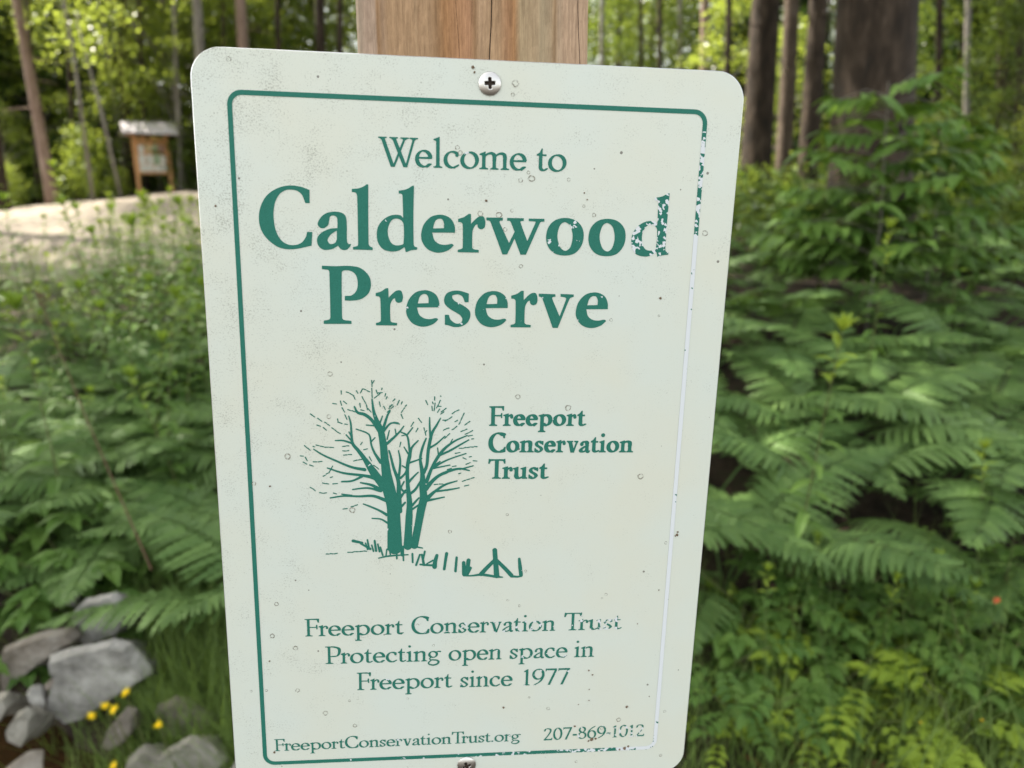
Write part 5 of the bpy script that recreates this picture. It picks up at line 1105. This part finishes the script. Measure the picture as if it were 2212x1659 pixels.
slab([(337, 1526), (383, 1504), (433, 1522), (470, 1549), (420, 1578), (358, 1576)], 1.82, .12, .0, 'b', 'brownish rock near the sign\'s left edge', 17)
slab([(275, 1642), (312, 1606), (352, 1622), (415, 1584), (440, 1594), (490, 1640), (490, 1690), (270, 1690)], 1.68, .09, .0, 'p', 'pale rough rock at the bottom beside the sign', 18)
rock(98, 140, 1452, 1500, 1.88, 'b', 'small dark pebble wedged beneath the rusty slab', 12)
rock(62, 112, 1478, 1530, 1.86, 'g', 'grey pebble between the white stone and largest rock', 33)
rock(480, 600, 1590, 1700, 1.58, 'g', 'grey stone tucked under the sign\'s lower left corner', 19)
rock(15, 100, 1625, 1685, 1.55, 'r', 'rusty stone cut off by the bottom photo edge', 22)
rock(125, 180, 1245, 1310, 2.2, 'g', 'grey stone half hidden by creeper leaves', 24)
# ================================================================ flowers
M_pet = leaf_mat('yellow_petal', (.80, .58, .008), (.90, .70, .012), (.85, .65, .02), .25, .5); M_eye = plain('orange_flower_eye', (.78, .48, .01), .8)
def flower(px, py, y, rad, label, npet=13):
    h = at_y(px, py, y); gz = terrain(h.x+.02, y+.03); root = empty('yellow_flower', (h.x+.02, y+.03, gz)); tag(root, label, 'flower', 'yellow flowers'); t = Vector((-.02, -.03, h.z-gz)); mb = MB(); mb.tube([(0, 0, 0), (t.x*.3, t.y*.3, t.z*.6), t], [.0016, .0014, .0012], 5, False); mb.build('stem', M_stem, root)
    mb = MB(); nrm = Vector((rnd.uniform(-.55, .55), rnd.uniform(-.6, -.1), .8)).normalized(); e1 = nrm.orthogonal().normalized(); e2 = nrm.cross(e1)
    for ring, (q, li) in enumerate(((1., .15), (.7, .45))):
        for k in range(npet):
            a = 6.283*k/npet+ring*.2; mb.leaf(t, (e1*math.cos(a)+e2*math.sin(a))+nrm*(li+rnd.uniform(-.2, .35)), nrm, rad*q*rnd.uniform(.7, 1.25), rad*.24, 0, 3, .05, .5)
    fh = mb.build('flower_head', M_pet, root); mb = MB(); mb.tube([t+nrm*.001, t+nrm*.003, t+nrm*.0045], [rad*.32, rad*.28, rad*.05], 10); mb.build('flower_eye', M_eye, fh)
flower(272, 1497, 1.66, .0155, 'topmost yellow flower in front of the largest rock'); flower(246, 1533, 1.65, .015, 'yellow flower just below the topmost one'); flower(226, 1525, 1.66, .013, 'yellow flower in the middle of the small cluster'); flower(197, 1547, 1.65, .014, 'leftmost yellow flower of the cluster'); flower(342, 1566, 1.62, .0135, 'yellow flower standing alone near the grass'); flower(246, 1654, 1.55, .013, 'lowest yellow flower at the bottom photo edge')
flower(2121, 1556, 1.62, .0075, 'tiny yellow flower in the grass at lower right', 5); flower(1988, 1561, 1.62, .006, 'tiny orange yellow flower left of the other in the grass', 5)
M_dead = leaf_mat('fallen_leaf_brown', (.12, .05, .025), (.22, .11, .05), (.2, .1, .04), .2, .7); M_orange = plain('orange_leaf', (.50, .10, .03), .6)
def fallen(px, y, s, label, m_=None, dz=.02):
    p = on_ground(px, y); mb = MB(); mb.leaf((0, 0, 0), (1, .2, .05), (0, 0, 1), .07*s, .035*s, .2); o = mb.build('fallen_leaf', m_ or M_dead); o.location = p+Vector((0, 0, dz)); o.rotation_euler = (rnd.uniform(-.4, .4), rnd.uniform(-.4, .4), rnd.uniform(0, 6)); tag(o, label, 'leaf', 'fallen leaves')
fallen(1895, 1.64, 1.5, 'curled brown dead leaf among the grass at lower right'); fallen(1930, 1.66, 1.2, 'small brown dead leaf right of the curled one'); fallen(1520, 1.55, 1.2, 'brown dead leaf below the sign\'s lower right corner')
for (px, y, q, t) in [(1700, 1.68, 1.1, 'dull brown dead leaf low beside the sign'), (1780, 1.7, 1.3, 'tan dead leaf between seedlings at the bottom'), (1850, 1.68, 1.5, 'broad reddish dead leaf at the bottom'), (2010, 1.7, 1.2, 'brown dead leaf left of the lime plant'), (2160, 1.7, 1.3, 'brown dead leaf right of the lime plant'), (1600, 1.7, 1.2, 'grey brown dead leaf under the sign\'s right edge'), (1880, 1.72, 1.8, 'large russet dead leaf in the bare patch')]: fallen(px, y, q, t)
fallen(2120, 2.0, .5, 'tiny orange red leaf among the right hand weeds', M_orange, .26)

# ================================================================ labels: where each plant stands, by what is beside it in the photograph
bpy.context.view_layer.update()
def world_box(o):
    P = []
    for c in [o]+list(o.children_recursive):
        if c.type == 'MESH': P += [to_px(c.matrix_world @ Vector(k)) for k in c.bound_box]
    return P
ROWS = [(-9e9, 'above the sign\'s top edge'), (110, 'level with the top screw'), (250, 'level with Welcome to'), (385, 'level with Calderwood'), (570, 'level with Preserve'), (730, 'level with emblem twigs'), (930, 'level with emblem trunks'), (1130, 'level with emblem fence'), (1270, 'level with the Conservation line'), (1380, 'level with Protecting'), (1450, 'level with 1977'), (1540, 'level with the phone number')]
COLS = [(-9e9, 'outside the left photo edge'), (0, 'at the left photo edge'), (110, 'in the left bank'), (240, 'below the kiosk'), (370, 'just left of the sign'), (560, 'behind the sign'), (1490, 'just right of the sign'), (1630, 'under the dark trunks'), (1780, 'below the broad trunk'), (1960, 'right of broadest trunk'), (2100, 'at the right photo edge'), (2212, 'outside the right photo edge')]
SEQ = {2: ('nearer one', 'farther one'), 3: ('nearest', 'middle one', 'farthest'), 4: ('nearest', 'second nearest', 'second farthest', 'farthest')}
for (k, px, y, s), o in zip(FAR, [o for o in COL.objects if o.parent is None and o.get('category') == 'tree' and not o.get('label')]):
    REG.append((o, {'bush': 'leafy small tree', 'tall': 'bright leafy tree', 'mid': 'green woodland tree', 'fir': 'dark conifer', 'shrub': 'sunlit yellow green shrub'}[k], 'tree'))
cells = {}
for o, base, cat in REG:
    P = world_box(o); u = sum(p[0] for p in P)/len(P); v = sum(p[1] for p in P)/len(P); d = (o.matrix_world.translation-EYE).length
    c = [t for k, t in COLS if k <= u][-1]
    if cat == 'tree': c = {'under the dark trunks': 'behind the slim dark trunks', 'below the broad trunk': 'behind the broad trunk', 'in the left bank': 'left of the kiosk', 'below the kiosk': 'behind the kiosk'}.get(c, c); r_ = ''
    else: r_ = [t for k, t in ROWS if k <= v][-1]
    cells.setdefault((base, c, r_), []).append((d, o))
for (base, c, r_), L in cells.items():
    L.sort(key=lambda t: t[0])
    for i, (d, o) in enumerate(L):
        s_ = '' if len(L) == 1 else ', '+(SEQ[len(L)][i] if len(L) in SEQ else ('nearest' if i == 0 else 'farthest' if i == len(L)-1 else 'amid others'))
        o['label'] = f"{base} {c}{', '+r_ if r_ else ''}{s_}"
